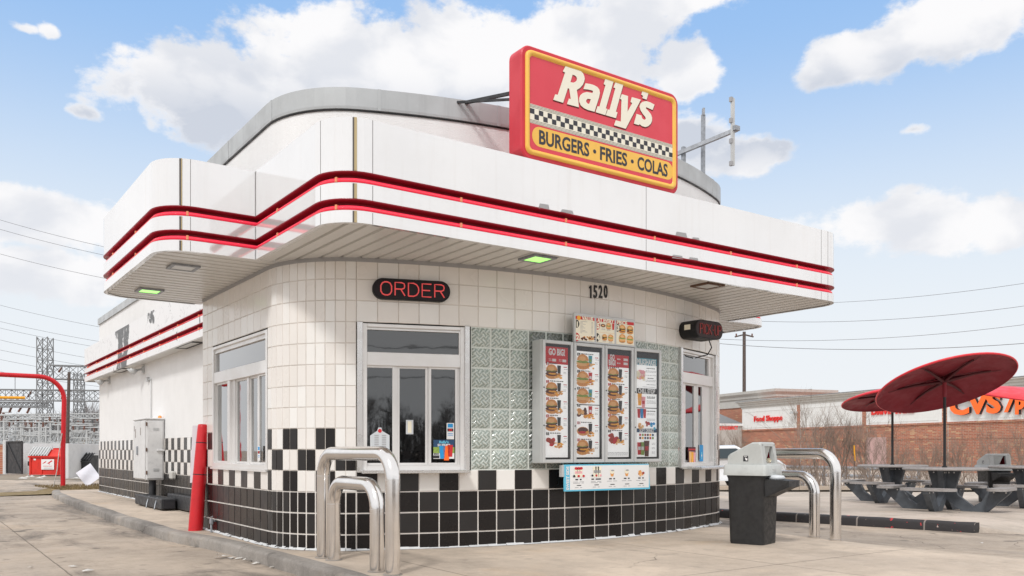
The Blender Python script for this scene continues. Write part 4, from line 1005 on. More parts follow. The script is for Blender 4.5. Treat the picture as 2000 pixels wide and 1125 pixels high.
for i in range(4):
    a, b = pe[i] + .004, pe[i+1] - .004; m_ = MB(TB); e = .036
    m_.box(a, a+e, bz0+.004, bz1-.004, -.03, .0, bev=.004); m_.box(b-e, b, bz0+.004, bz1-.004, -.03, .0, bev=.004)
    m_.box(a+e, b-e, bz0+.004, bz0+.004+e, -.03, .0, bev=.004); m_.box(a+e, b-e, bz1-.004-e, bz1-.004, -.03, .0, bev=.004)
    fr = m_.build('door_frame', M['box_grey'], MBD)
    m_ = MB(TB); m_.quad(a+e-.002, b-e+.002, bz0+e, bz1-e, -.027); m_.build('black_backing', M['ink_dk'], fr)
    for zz in (bz0+.4, bz0+.8): 
        m_ = MB(TB); m_.lathe([(.008, 0), (.008, .004), (0, .004)], 8, M=Matrix.Translation((a+.012, zz, 0))); m_.build('screw', M['ink_dk'], fr)
    x0, x1 = a+e+.010, b-e-.026; y0, y1 = bz0+e+.026, bz1-e-(.045 if i else .035) - (.01*i)
    P_ = Pan(TB, x0, x1, y0, y1, -.022); A = P_.h/P_.w
    P_.r(0, 1, 0, 1, 'lit_p', 0)
    def combo(y, num, kind, red, drink='ink_dk'):
        P_.r(.04, .17, y+.055, y+.082, 'ink_red' if red else 'ink_dk', 1); P_.t(str(num), .105, y+.0685, .1, 'white_p', w=.05 if len(str(num)) < 2 else .09)
        P_.lines(.2, random.Random(num).uniform(.5, .8), y+.075, 'ink_dk', 1, hh=.008, seed=num)
        P_.fries(.58, y-.036, .34)
        if kind == 'w': P_.lump(.26, y-.005, .42, ['wing', 'wing', 'ink_red'], 14)
        elif kind == 'n': P_.lump(.26, y-.005, .42, ['bun', 'patty', 'bun2'], 14)
        elif kind == 'd': P_.e(.28, y-.01, .26, .15, 'bun', 2); P_.e(.28, y+.002, .22, .09, 'patty', 3); P_.e(.26, y-.02, .18, .04, 'ink_red', 4)
        else: P_.burger(.27, y+.0, .50, kind)
        if drink: P_.cup(.60, y+.015, .34, drink, 'white_p' if drink == 'ink_red' else ('lett' if drink == 'teal' else None))
        P_.r(.80, .95, y+.043, y+.050, 'ink_red', 2); P_.lines(.82, .97, y+.028, 'ink_gr', 1, seed=num); P_.lines(.80, .93, y+.0, 'ink_gr', 2, seed=num+3)
    if i in (0, 2):
        hh = .155 if i == 0 else .12; P_.r(0, 1, 1-hh, 1, 'ink_red', 1)
        if i == 0:
            P_.t('GO BIG!', .5, .955, .25, 'white_p', w=.72, bold=.05)
            for q in (.15, .6): P_.lines(q, q+.12, .888, 'white_p', 2, seed=3); P_.r(q+.15, q+.32, .868, .892, 'white_p', 2)
            ys_ = [.775, .615, .46, .305, .145]
        else:
            P_.t('GO', .22, .975, .2, 'white_p', w=.22, bold=.05); P_.t('BIG!', .22, .922, .2, 'white_p', w=.32, bold=.05)
            for q in (.96, .92): P_.lines(.45, .60, q, 'white_p', 1, hh=.012); P_.r(.75, .95, q-.012, q+.012, 'white_p', 2)
            ys_ = [.80, .64, .49, .34, .185]; P_.lines(.03, .95, .045, 'ink_gr', 3)
        for k, y in enumerate(ys_): combo(y, k+1, 'w' if k == 4 else 0, k < 4)
    elif i == 1:
        for k, (y, kd, dr) in enumerate(((.90, 1, 'teal'), (.74, 1, 'ink_red'), (.58, 1, 'teal'), (.42, 'n', 'ink_red'), (.255, 'd', 'ink_dk'), (.095, 0, 'ink_dk'))): combo(y, 6+k, kd, k > 3, dr)
        P_.r(0, 1, .492, .500, 'ink_dk', 2)
    else:
        P_.r(0, 1, .93, 1, 'teal', 1); P_.t('MILKSHAKES', .5, .962, .22, 'white_p', w=.93, bold=.045)
        P_.lump(.22, .83, .4, ['pink_p', 'bun2', 'cream_p'], 10); P_.cup(.18, .83, .34, 'pink_p', 'cream_p'); P_.cup(.36, .82, .34, 'cream_p', 'pink_p')
        P_.lines(.5, .92, .90, 'ink_dk', 1, hh=.008); P_.lines(.45, .97, .875, 'ink_gr', 2); P_.lines(.45, .97, .83, 'ink_gr', 1); P_.lines(.55, .85, .80, 'ink_dk', 1, hh=.008); P_.lines(.45, .95, .78, 'ink_gr', 2); P_.lines(.5, .95, .735, 'ink_dk', 1); P_.lines(.3, .9, .71, 'ink_gr')
        P_.r(0, 1, .64, .695, 'ink_dk', 1); P_.t('CHILL STOP', .5, .667, .18, 'white_p', w=.84, bold=.045)
        P_.cup(.16, .58, .42, 'cheese', 'bun2'); P_.cup(.34, .55, .42, 'pink_p', 'ink_red'); P_.lines(.52, .92, .61, 'ink_dk', 2, hh=.007); P_.lines(.5, .95, .57, 'ink_gr', 3)
        P_.r(0, 1, .492, .500, 'ink_dk', 2); P_.cup(.12, .44, .32, 'ink_red'); P_.cup(.26, .44, .34, 'blue_p'); P_.cup(.40, .44, .32, 'ink_red'); P_.lines(.5, .95, .465, 'ink_dk', 1, hh=.009); P_.lines(.52, .9, .44, 'ink_gr', 2); P_.lines(.5, .92, .385, 'ink_gr', 2)
        P_.lump(.25, .315, .3, ['bun2', 'bun'], 7); P_.lump(.5, .325, .3, ['wing', 'ink_red'], 7); P_.lump(.78, .315, .3, ['blue_p', 'sky_p'], 7)
        P_.r(0, 1, .248, .288, 'navy', 1); P_.t('SOFT DRINKS', .5, .268, .13, 'white_p', w=.7, bold=.04)
        for a_ in range(6):
            for b_ in range(2): P_.r(.14+a_*.125, .23+a_*.125, .212-b_*.032, .235-b_*.032, ['ink_red', 'navy', 'maroon_p', 'lett', 'ink_dk', 'cheese', 'wing'][(a_*3+b_*2) % 7], 2)
        P_.cup(.14, .085, .44, 'ink_red', 'white_p'); P_.cup(.30, .085, .46, 'lett', 'white_p'); P_.cup(.50, .085, .56, 'patty', 'ink_red'); 
        for y in (.14, .095, .05): P_.lines(.76, .92, y, 'ink_gr', 2)
    P_.done('menu_poster', fr)
    m_ = MB(TB); m_.quad(a+e, b-e, bz0+e+.004, bz1-e-.004, -.006); m_.build('clear_cover', M['cover'], fr)
m_ = MB(); p = onZ(1171, 962, .68); m_.box(6.30, 6.40, 7.20, 7.30, .60, .70, bev=.01); m_.build('mounting_bracket', M['stone'], MBD)
# value board standing on top
PV = Pl(5.438, 7.175, 0); a, z1 = PV.uz(1121.5, 609.5); b, z2 = PV.uz(1240.5, 625); zt = (z1+z2)/2; zb = 2.176
VB = thing('value_board', PV.M @ Vector(((a+b)/2, zb, 0)), 'small cream three-part price board standing on the menu cabinet', 'menu board')
mb = MB(PV.M); mb.box(a, b, zb, zt, -.03, 0, bev=.003); mb.build('board_frame', M['box_grey'], VB)
third = (b-a)/3
for i, wd in enumerate(('VALUE', 'AT EVERY', 'PRICE')):
    P_ = Pan(PV.M, a+.02+third*i*.985, a+third*(i+1)*.985-.008, zb+.02, zt-.035, .001); q = P_.h/P_.w
    P_.r(0, 1, 0, 1, 'cream_p', 0); P_.r(0, 1, .87, 1, 'ink_red', 1); P_.t(wd, (.62, .5, .32)[i], .935, .17, 'cream_p', w=(.6, .92, .58)[i], bold=.05)
    if i == 0: 
        P_.e(.16, .93, .10, .10, 'cheese', 3); P_.e(.02, .68, .17, .17, 'ink_dk', 2, -90, 90); P_.t('1', .08, .66, .22, 'cream_p', l=4, bold=.06); P_.e(.02, .13, .18, .18, 'ink_red', 2, -90, 90); P_.t('2', .09, .12, .22, 'cream_p', l=4, bold=.06)
        for k in range(10): P_.r(.24, .24+.1+.35*random.random(), .79-k*.053, .805-k*.053, 'ink_gr', 1); P_.r(.83, .92, .79-k*.053, .805-k*.053, 'ink_gr', 1)
        for k in range(5): P_.lump(.38+.14*k, .09+.015*k, .22, ['bun', 'bun2', 'patty'], 7)
    elif i == 1:
        P_.e(.02, .70, .18, .18, 'ink_red', 2, -90, 90); P_.t('5', .09, .69, .24, 'cream_p', l=4, bold=.06); P_.e(.02, .20, .18, .18, 'ink_dk', 2, -90, 90); P_.t('4', .09, .19, .24, 'cream_p', l=4, bold=.06)
        P_.e(.36, .72, .13, .07, 'patty', 3); P_.e(.36, .72, .08, .03, 'bun2', 4); P_.burger(.66, .72, .26, 1); P_.cup(.92, .72, .26, 'ink_red'); P_.r(0, 1, .425, .435, 'bun2', 1)
        P_.burger(.44, .23, .26, 0); P_.burger(.78, .23, .28, 1)
        for x_, y_ in ((.28, .58), (.58, .57), (.34, .08), (.68, .06)): P_.lines(x_, x_+.2, y_, 'ink_gr', 2, dy=.03, hh=.012)
    else:
        P_.e(.02, .70, .18, .18, 'ink_dk', 2, -90, 90); P_.t('3', .09, .69, .24, 'cream_p', l=4, bold=.06)
        for x_, y_, kd in ((.33, .66, 0), (.77, .66, 0), (.33, .26, 1), (.77, .24, 1)): P_.burger(x_, y_, .36, kd); P_.lines(x_-.12, x_+.12, y_-.17, 'ink_gr', 1, hh=.014)
    P_.done('price_poster', VB)
# dessert board below, hung a little askew
PD = Pl(5.438, 7.135, 0); c00 = PD.uz(1103, 960); c10 = PD.uz(1269.5, 955); c11 = PD.uz(1267, 906); c01 = PD.uz(1102.5, 907.5)
DB = thing('dessert_board', PD.M @ Vector((c00[0], c00[1], 0)), 'long white dessert poster with light blue border hanging below the menu cabinet', 'poster')
MB(PD.M).prism([c00, c10, c11, c01], -.02, 0, 0).build('backing_board', M['sky_p'], DB)
P_ = Pan(PD.M, c00[0], c10[0], (c00[1]+c10[1])/2, (c01[1]+c11[1])/2, .001); q = P_.h/P_.w
P_.r(.055, .985, .06, .96, 'white_p', 1); P_.t('SWEET SIDE', .03, .5, .032, 'white_p', w=.88*q, bold=.04, rot=R(90))
for k, (x_, nm_) in enumerate(((.15, ''), (.35, ''), (.535, ''), (.71, ''), (.885, ''))):
    P_.lines(x_-.035-.02*(k == 1), x_+.035+.02*(k == 1), .44, 'ink_dk', 1, hh=.05)
    P_.lines(x_-.06, x_+.06, .35, 'ink_gr', 2 if k < 2 else 1, dy=.045, hh=.018); P_.lines(x_-.02, x_+.03, .22, 'ink_dk', 1, hh=.03); P_.lines(x_-.04, x_+.04, .14, 'ink_gr', 1, hh=.018)
for dx in (-.028, 0, .028): P_.cup(.15+dx, .70, .075, 'cream_p', 'pink_p'); P_.e(.15+dx, .86, .018, .012, 'ink_red', 6); P_.cup(.36+dx, .72, .09, 'cream_p', 'ink_gr')
for dx, kk in ((-.05, 'ink_dk'), (.0, 'ink_red'), (.055, 'ink_red')): P_.e(.15+dx, .57, .014, .010, kk, 7); P_.e(.35+dx*.9, .58, .012, .009, kk if dx < .01 else 'pink_p', 7)
for x_ in (.535, .71): P_.p([(x_-.022, .66), (x_-.013, .53), (x_+.013, .53), (x_+.022, .66)], 'bun', 3); P_.e(x_, .72, .026, .022, 'cream_p', 4); P_.e(x_, .80, .018, .02, 'white_p', 5); P_.e(x_+.004, .76, .02, .006, 'ink_gr', 6)
P_.lump(.885, .64, .07, ['bun', 'bun2', 'wing'], 9)
P_.done('poster_print', DB)
m_ = MB(PD.M); m_.box(c00[0]-.035, c00[0]-.002, c01[1]-.13, c01[1]-.005, -.05, -.005); m_.build('side_clip', M['box_grey'], DB)

# ------------------------------------------------------------------ notices in the windows
def notice(name, pl, px0, py0, px1, py1, off, label, draw, back='white_p', cat='notice'):
    u0, za = pl.uz(px0, py0); u1, zb_ = pl.uz(px1, py1); P_ = Pan(pl.M, u0, u1, zb_, za, off)
    if back: P_.r(0, 1, 0, 1, back, 0)
    draw(P_); o = P_.mb.build(name, [M[k] for k in P_.mats], base=pl.M @ Vector((u0, zb_, off))); return tag(o, label, cat)
def d1(P_):
    q = P_.w/P_.h
    P_.p([(0, 0), (0, .68), (.36, .9), (.42, 1.05), (.58, 1.05), (.62, .9), (1, .70), (1, 0)], 'glassp', 0); P_.e(.5, .9, .1, .1, 'ink_red', 2)
    for r_ in range(8):
        for c_ in (.22, .6): P_.r(c_, c_+.22, .08+r_*.085, .115+r_*.085, 'ink_gr', 2)
notice('hours_notice', plo, 723, 837, 761, 880, -.006, 'pale house-shaped opening notice inside the left pane of the order window', d1, None)
def d2(P_): P_.r(.25, .75, .1, .9, 'cream_p', 1)
notice('paper_slip', plo, 793.5, 820, 808, 848, -.022, 'small blank paper slip in the middle pane of the order window', d2, 'glassp')
def d3(P_): P_.r(.15, .85, .72, .95, 'blue_p', 1); P_.r(.1, .9, .48, .66, 'ink_dk', 1); P_.e(.4, .57, .15, .15, 'ink_red', 2); P_.e(.6, .57, .15, .15, 'ink_red', 2); P_.lines(.15, .85, .35, 'blue_p', 2, hh=.04, dy=.1)
notice('card_sticker', plo, 872.5, 826, 887, 858, -.004, 'tall white and blue payment card sticker in the right pane of the order window', d3, cat='sticker')
def d4(P_):
    P_.r(0, 1, .3, 1, 'lett', 1); P_.r(0, 1, .55, 1, 'navy', 1.5); P_.r(0, 1, .3, .62, 'lett', 1.6); P_.t('Rally\'s', .5, .87, .16, 'sky_p', w=.45, bold=.04); P_.t('SLUSHIES', .5, .72, .12, 'white_p', w=.6, bold=.04)
    P_.cup(.42, .35, .6, 'blue_p'); P_.cup(.8, .42, .55, 'ink_red'); P_.cup(.62, .30, .68, 'orange', None); P_.r(0, .28, .03, .18, 'ink_dk', 2); P_.lines(.03, .26, .25, 'ink_dk', 1, hh=.08)
notice('drink_poster', plo, 846.5, 859, 887.5, 896, -.003, 'green and blue poster of three iced drinks low in the order window', d4, cat='poster')
notice('card_sticker', plL, 502, 871, 507, 900, -.006, 'narrow white and blue sticker low in the left side window', d3, cat='sticker')
def d5(P_): P_.r(0, 1, .62, .82, 'ink_red', 1); P_.e(.5, .3, .4, .4, 'bun', 2); P_.e(.5, .32, .4, .12, 'patty', 3)
notice('burger_notice', plp, 1325.5, 868, 1333.5, 899, -.004, 'white notice with red stripe low in left pane of the pick-up window', d5)
def d6(P_): P_.r(0, 1, .8, .88, 'ink_red', 1); P_.cup(.25, .3, .7, 'bun2'); P_.cup(.55, .27, .7, 'cheese'); P_.cup(.82, .3, .6, 'pink_p'); P_.lines(.1, .9, .7, 'pink_p', 2, hh=.03, dy=.06)
notice('shake_poster', plp, 1345, 873, 1359.5, 903, -.006, 'dark red poster of milkshakes in the pick-up window', d6, 'maroon_p', cat='poster')
def d7(P_): P_.cup(.5, .35, .8, 'sky_p', 'white_p')
notice('blue_notice', plp, 1367, 869, 1374, 901, -.004, 'bright blue drink notice in right pane of the pick-up window', d7, 'blue_p')

# ================================================================== ROOF AERIAL FRAME
AF = 11.6
AR = thing('aerial_mast', atF(1374, 340, AF), 'galvanised aerial frame of crossed steel channels on the restaurant roof', 'aerial')
def pt(px, py, f=AF): return atF(px, py, f)
MB().bar(pt(1373, 345), pt(1373.5, 224), .045, .04).build('post', M['galv'], AR)
MB().bar(pt(1373.5, 226), pt(1374, 212), .06, .03).build('post_head', M['galv'], AR)
MB().bar(pt(1322, 301, AF+.0), pt(1440, 252.5, AF-.25), .05, .05).build('cross_arm', M['galv'], AR)
MB().bar(pt(1335, 340), pt(1335, 287), .05, .04).build('short_post', M['galv'], AR)
MB().bar(pt(1431, 323, AF-.25), pt(1431, 192, AF-.25), .05, .03).build('dipole_bar', M['box_grey'], AR)
m_ = MB()
for y in (195, 236, 276, 320): m_ = MB(); m_.box(-.04, .0, -.02, .02, -.03, .03, M=Matrix.Translation(pt(1430, y, AF-.25))); m_.build('clamp', M['ink_gr'], AR)
m_ = MB(); m_.box(-.04, .05, -.04, .04, -.03, .03, M=Matrix.Translation(pt(1436, 251, AF-.25))); m_.build('arm_clamp', M['galv'], AR)
# ================================================================== THINGS ROUND THE RESTAURANT
def upipe(P0, P1, ztop, r, rb, label, group):
    """inverted U of bent steel pipe between two ground points"""
    P0, P1 = Vector(P0), Vector(P1); t = thing('pipe_guard', (P0+P1)/2, label, 'guard rail', group); d = (P1-P0).normalized(); L = (P1-P0).length; U_ = Vector((0,0,1))
    pts = [P0 - U_*.02, P0 + U_*(ztop-rb)*.5, P0 + U_*(ztop-rb-.002)]
    for k in range(1, 13): a = R(90*k/12); pts.append(P0 + U_*(ztop-rb) + d*(rb - rb*math.cos(a)) + U_*rb*math.sin(a))
    pts.append(P0 + U_*ztop + d*L*.5)
    for k in range(0, 13): a = R(90*k/12); pts.append(P1 + U_*(ztop-rb) - d*(rb - rb*math.sin(a)) + U_*rb*math.cos(a))
    pts += [P1 + U_*(ztop-rb)*.5, P1 - U_*.02]
    MB().tube(pts, r, 28, caps=False).build('bent_pipe', M['chrome'], t)
    for p in (P0, P1):
        m_ = MB(); m_.lathe([(r*1.0, -.001), (r*1.25, .001), (r*1.3, -.003)], 20, M=Matrix.Translation(p + U_*.006)); m_.build('foot_collar', M['kerb'], t)
    # weld lines where bend meets straight
    for p, q in ((P0, 1), (P1, -1)):
        c = p + U_*(ztop-rb); m_ = MB(); m_.tube([c - U_*.002, c + U_*.002], r*1.006, 28, caps=False); m_.build('weld_seam', M['steel'], t)
GU = 'bent steel pipe guards at the corners of the walk'
upipe((3.17, 7.55, 0), (3.19, 6.19, 0), .975, .061, .21, 'taller outer polished steel pipe guard in front of the order window', GU)
upipe((3.18, 7.33, 0), (3.17, 6.43, 0), .715, .061, .20, 'lower inner polished steel pipe guard in front of the order window', GU)
upipe((8.53, 6.98, 0), (8.52, 5.77, 0), .965, .061, .21, 'taller outer polished steel pipe guard behind the bin', GU)
upipe((8.60, 6.92, 0), (8.60, 6.10, 0), .70, .061, .20, 'lower inner polished steel pipe guard behind the bin', GU)
# red bollard leaning on the kerb
p = onZ(382, 1036, 0); q = Vector((p.x+.10, p.y+.02, 1.33))
t = thing('bollard', p, 'leaning red plastic-sleeved bollard with two dark bands at the kerb edge', 'bollard')
ax = (q-p); 
MB().tube([p + ax*k for k in (-.01, 0, .25, .5, .75, .97, .995, 1)], [.088, .088, .085, .08, .074, .067, .062, .045], 24).build('sleeve', M['red_paint'], t)
for k, rr in ((.825, .0735), (.525, .0815)): MB().tube([p + ax*(k-.004), p + ax*(k+.004)], rr, 24, caps=False).build('band', M['ink_dk'], t)
# pale board and mint stake behind it, leaning on the wall
a = atF(369, 943, 11.9); 
mb = MB(); b0, b1 = atF(371, 943, 12.3), atF(383, 943, 12.2); t0, t1 = atF(376, 831, 12.3), atF(388, 831, 12.2); n_ = Vector((.01, .012, 0))
mb.add([b0, b1, t1, t0] + [v+n_ for v in (b0, b1, t1, t0)], [(0,1,2,3),(7,6,5,4),(0,4,5,1),(1,5,6,2),(2,6,7,3),(3,7,4,0)]); 
tag(mb.build('leaning_board', mat('lilac_white_board', (.66,.60,.64), .5), base=b0, fixn=True), 'thin pale lilac board standing behind the red bollard', 'board')
mb = MB(); g0 = onZ(399, 1030, .0); 
g0 = atF(399, 1028, 11.2); g1 = atF(401, 945, 11.2); g0.z = 0
mb.tube([g0, g0+Vector((0,0,.1)), g1], [.05, .032, .02], 10); mb.lathe([(.06, 0), (.06, .02), (.02, .05)], 12, M=Matrix.Translation(g0))
tag(mb.build('marker_post', M['mint'], base=g0), 'short mint green plastic post between bollard and tiled corner', 'post')
# hose tap at the corner foot
pl = Pl(3.08, 11.2, R(-90)); u, zz = pl.uz(421, 1015); m_ = MB(pl.M)
m_.tube([(u, .0, .05), (u, .12, .05), (u, .14, .03), (u, .14, .0)], .014, 8); m_.box(u-.03, u+.03, .10, .17, .03, .07, bev=.01); m_.tube([(u-.03, .18, .05), (u+.05, .20, .05)], .008, 6)
tag(m_.build('hose_tap', M['galv'], base=pl.M @ Vector((u, 0, .05))), 'small grey hose tap at the foot of the left tiled wall', 'tap')
# electrical cabinet on the wing wall
EC = thing('electrical_cabinet', (3.66, 16.85, 0), 'tall weathered white electrical cabinet on the side wall of the restaurant', 'electrical cabinet')
x0, x1, y0, y1, z0, z1 = 3.495, 3.81, 16.36, 17.33, .467, 1.56
mb = MB(); mb.box(x0, x1, y0, y1, z0, z1, bev=.012); mb.box(x0-.02, x1, y0-.02, y1+.02, z1+.001, z1+.03, bev=.008); mb.build('housing', M['cab'], EC)
for ya, yb in ((y0+.015, y0+.48), (y0+.49, y1-.015)):
    m_ = MB(); m_.box(x0-.018, x0-.001, ya, yb, z0+.02, z1-.02, bev=.005); d_ = m_.build('door', M['cab'], EC)
m_ = MB(); m_.box(x0-.04, x0-.019, y0+.54, y0+.62, .92, 1.08, bev=.006); m_.build('latch', M['galv'], EC)
m_ = MB(); m_.box(x0+.02, x1-.03, y0-.016, y0-.001, z0+.03, z1-.03, bev=.005); sp = m_.build('side_panel', M['cab'], EC)
for zz in (z0+.16, z1-.20):
    for k in range(3): MB().box(x0+.12, x0+.22, y0-.022, y0-.017, zz+.02*k, zz+.02*k+.010).build('vent_slot', M['box_grey'], sp)
for zz in (z0+.1, .98, z1-.12): MB().box(x0-.005, x0+.018, y0-.03, y0-.016, zz, zz+.07, bev=.003).build('hinge', M['rust'], sp)
for ya, za, zb_ in ((y0+.86, 1.36, 1.46), (y0+.76, 1.24, 1.40), (y0+.34, 1.28, 1.42)): MB().box(x0-.021, x0-.0185, ya, ya+.025, za, zb_).build('rust_streak', M['rust'], EC)
MB().box(x1-.14, x1-.0, y0-.05, y0-.01, .985, 1.02, bev=.01).build('hasp', M['cab'], EC)
MB().tube([(3.62, y0+.10, -.0), (3.62, y0+.10, z0)], .055, 12).build('riser_pipe', M['duct'], EC)
MB().tube([(3.70, y0+.42, -.0), (3.70, y0+.42, z0)], .06, 12).build('riser_pipe', M['duct'], EC)
q = lin((240,150,60)); MB().lathe([(.0, .05), (.03, .04), (.035, 0)], 10, M=Matrix.Translation((x1-.05, y0+.12, z1+.03))).build('amber_cap', mat('amber_cap', q, .4), EC)
# black ducting on the ground under it
DU = thing('floor_duct', (3.55, 15.6, 0), 'black painted duct box running along the wall foot below the cabinet', 'duct')
a, b = onZ(300, 972, .0), onZ(333, 1001, 0)
mb = MB(); mb.box(3.42, 3.66, 14.9, 16.9, .02, .20, bev=.015); mb.build('duct_box', M['duct'], DU)
mb = MB(); mb.box(3.68, 3.80, 11.8, 15.6, .02, .26, bev=.015); mb.build('base_board', M['duct'], DU)
mb = MB(); mb.box(3.45, 3.63, 14.87, 14.899, .04, .18); mb.build('end_cap', M['ink_dk'], DU)
for y in (15.3, 15.9): MB().tube([(3.45, y, .2), (3.40, y-.08, .10), (3.38, y-.1, .01)], .012, 6).build('strap', M['galv'], DU)

# ------------------------------------------------------------------ litter bins
def bin_(label, group, s=.415):
    """local: front with opening and tray faces -y"""
    t = thing('litter_bin', (0, 0, 0), label, 'litter bin', group); h = s/2; hb = h*.90
    mb = MB(); rr = []
    for k, z in ((hb, 0), (hb+.004, .02), (h, .70), (h+.012, .735), (h+.012, .75)): rr.append([(p[0], p[1], z) for p in rrect(-k, k, -k, k, .045, 5)])
    n = len(rr[0]); mb.add([v for r_ in rr for v in r_], [(j*n+i, j*n+(i+1) % n, (j+1)*n+(i+1) % n, (j+1)*n+i) for j in range(len(rr)-1) for i in range(n)], 0, True)
    mb.flat([(p[0], p[1]) for p in rr[0]], .001); mb.build('bin_body', M['canb'], t, fixn=True)
    # tray
    mb = MB(); y0 = -h; tw = h*.86
    P3 = [(-tw, y0+.01, .70), (tw, y0+.01, .70), (tw*.86, y0-.25, .685), (-tw*.86, y0-.25, .685), (-tw*.9, y0+.01, .50), (tw*.9, y0+.01, .50), (tw*.8, y0-.20, .60), (-tw*.8, y0-.20, .60), (tw*.86, y0-.25, .62), (-tw*.86, y0-.25, .62)]
    mb.add(P3, [(0,3,2,1), (0,4,7,9,3), (1,2,8,6,5), (2,3,9,8), (8,9,7,6), (4,5,6,7)]); tr = mb.build('tray', M['canb'], t, fixn=True)
    # lid skirt
    H = h + .028; mb = MB(); rr = []
    for k, z in ((H+.004, .735), (H+.004, .745), (H, .84), (H-.012, .848), (H-.02, .85)): rr.append([(p[0], p[1], z) for p in rrect(-k, k, -k, k, .03, 4)])
    n = len(rr[0]); mb.add([v for r_ in rr for v in r_], [(j*n+i, j*n+(i+1) % n, (j+1)*n+(i+1) % n, (j+1)*n+i) for j in range(len(rr)-1) for i in range(n)], 0, True)
    mb.flat([(p[0], p[1]) for p in rr[-1]], .85); mb.flat([(p[0], p[1]) for p in rr[0]][::-1], .736); mb.build('lid_skirt', M['lidg'], t)
    # hood: high over the opening, sloping away behind, opening framed in the -y side
    e = H - .03; f = -e; zt = 1.09; b = .012
    prof = [(f, .85), (f+.035, 1.075), (f+.055, zt), (f+.13, zt-.002), (e-.03, .965), (e-.005, .94), (e, .85)]
    mb = MB(); N = len(prof); 
    for i in range(1, N-1): (a0, c0), (a1, c1) = prof[i], prof[i+1]; mb.add([(-e+.02, a0, c0), (e-.02, a0, c0), (e-.02, a1, c1), (-e+.02, a1, c1)], [(0,1,2,3)])
    for sx in (-1, 1):
        X = sx*(e-.02); X2 = sx*e
        for i in range(N-1):
            (a0, c0), (a1, c1) = prof[i], prof[i+1]
            mb.add([(X, a0, c0), (X2, max(-e+.01, min(e-.01, a0*.97)), c0-.018 if c0 > .86 else c0), (X2, max(-e+.01, min(e-.01, a1*.97)), c1-.018 if c1 > .86 else c1), (X, a1, c1)], [(0,1,2,3)])
        mb.add([(X2, max(-e+.01, min(e-.01, a*.97)), c-.018 if c > .86 else c) for a, c in prof], [tuple(range(N))])
    # front frame round the opening
    w = e-.02; ow = w*.62; oz0, oz1 = .865, 1.045
    def fp(x, z): return (x, f + .035*(z-.85)/.225, z)
    o_ = [fp(-ow, oz0), fp(ow, oz0), fp(ow*.95, oz1), fp(-ow*.95, oz1)]; c_ = [fp(-w, .85), fp(w, .85), fp(w, 1.075), fp(-w, 1.075)]
    mb.add(c_ + o_, [(0,1,5,4), (1,2,6,5), (2,3,7,6), (3,0,4,7)])
    hd = mb.build('hood', M['lidg'], t, fixn=True)
    mb = MB(); i_ = [(x, y+.05, z) for x, y, z in o_]; mb.add(o_ + i_, [(0,4,5,1), (1,5,6,2), (2,6,7,3), (3,7,4,0)]); mb.build('opening_rim', M['lidg'], t)
    mb = MB(); mb.add([(x, y+.16, z) for x, y, z in o_], [(0,1,2,3)]); mb.add([i_[1], i_[2], (i_[2][0], i_[2][1]+.11, i_[2][2]), (i_[1][0], i_[1][1]+.11, i_[1][2])], [(0,1,2,3)]); mb.build('dark_inside', M['dirty'], t)
    mb = MB(); mb.add([(-ow, f+.075, .855), (ow*.15, f+.075, .855), (ow*.70, f+.045, oz1-.002), (-ow*.95, f+.045, oz1-.002)], [(0,1,2,3)]); mb.build('push_flap', M['lidg'], t)
    m_ = MB(); m_.box(-e-.0015, -e+.001, f+.17, f+.225, .885, .945); m_.box(-e-.003, -e-.0014, f+.178, f+.195, .895, .918, 1); m_.box(-e-.003, -e-.0014, f+.195, f+.203, .905, .925, 1); m_.box(-e-.003, -e-.0014, f+.182, f+.215, .933, .938, 1); m_.build('sticker', [M['ink_dk'], M['white_p']], hd)
    m_ = MB(); m_.box(-.045, .045, -H-.008, -H+.0, .765, .81, bev=.003); m_.build('catch', M['lidg'], t)
    m_ = MB(); m_.box(-.035, .035, -H-.0095, -H-.0085, .785, .803); m_.build('catch_slot', M['box_grey'], t)
    for sx in (-.16, .16): m_ = MB(); m_.lathe([(.0, .004), (.008, .003), (.009, 0)], 8, M=Matrix.Translation((sx, f+.03, 1.06)) @ Matrix.Rotation(R(90), 4, 'X')); m_.build('screw', M['ink_gr'], hd)
    return t
bn = bin_('black litter bin with grey hooded lid beside the pipe guards', 'black bins with grey hooded lids')
HB = .415/2*.95; c0 = Vector((7.34, 5.83)); th = R(16.1)
ctr = c0 + Vector((math.cos(th), math.sin(th)))*HB + Vector((-math.sin(th), math.cos(th)))*HB
bn.location = (ctr.x, ctr.y, 0); bn.rotation_euler = (0, 0, th)
b2 = dup(bn, None); b2['label'] = 'far grey-lidded litter bin behind the picnic tables'
p = atF(1941, 985, 17.6); b2.location = (p.x, p.y, -.12); b2.rotation_euler = (0, 0, R(-34)); b2.scale = (1.12, 1.12, .97)
# litter in the mouth of the near bin, and a cup on its tray
m_ = MB(); rr = random.Random(4)
for k in range(5):
    q = [Vector((rr.uniform(-.05, .05), rr.uniform(-.04, .04), rr.uniform(-.02, .05))) for _ in range(6)]; m_.add(q, [(0,1,2), (0,2,3), (1,4,2), (3,4,5), (0,3,5)], k % 2)
o = m_.build('crumpled_wrapper', [M['litter'], M['cream_p']]); o.location = bn.matrix_basis @ Vector((-.02, -.165, .875)); tag(o, 'crumpled white wrappers stuck in the mouth of the near bin', 'litter')
m_ = MB(); m_.lathe([(0, .0), (.075, .0), (.095, .02), (.075, .045), (.0, .052)], 16); o = m_.build('bowl_lid', M['glassp']); o.location = bn.matrix_basis @ Vector((-.02, -.27, .69)); tag(o, 'round clear food lid lying on the tray of the near bin', 'litter')

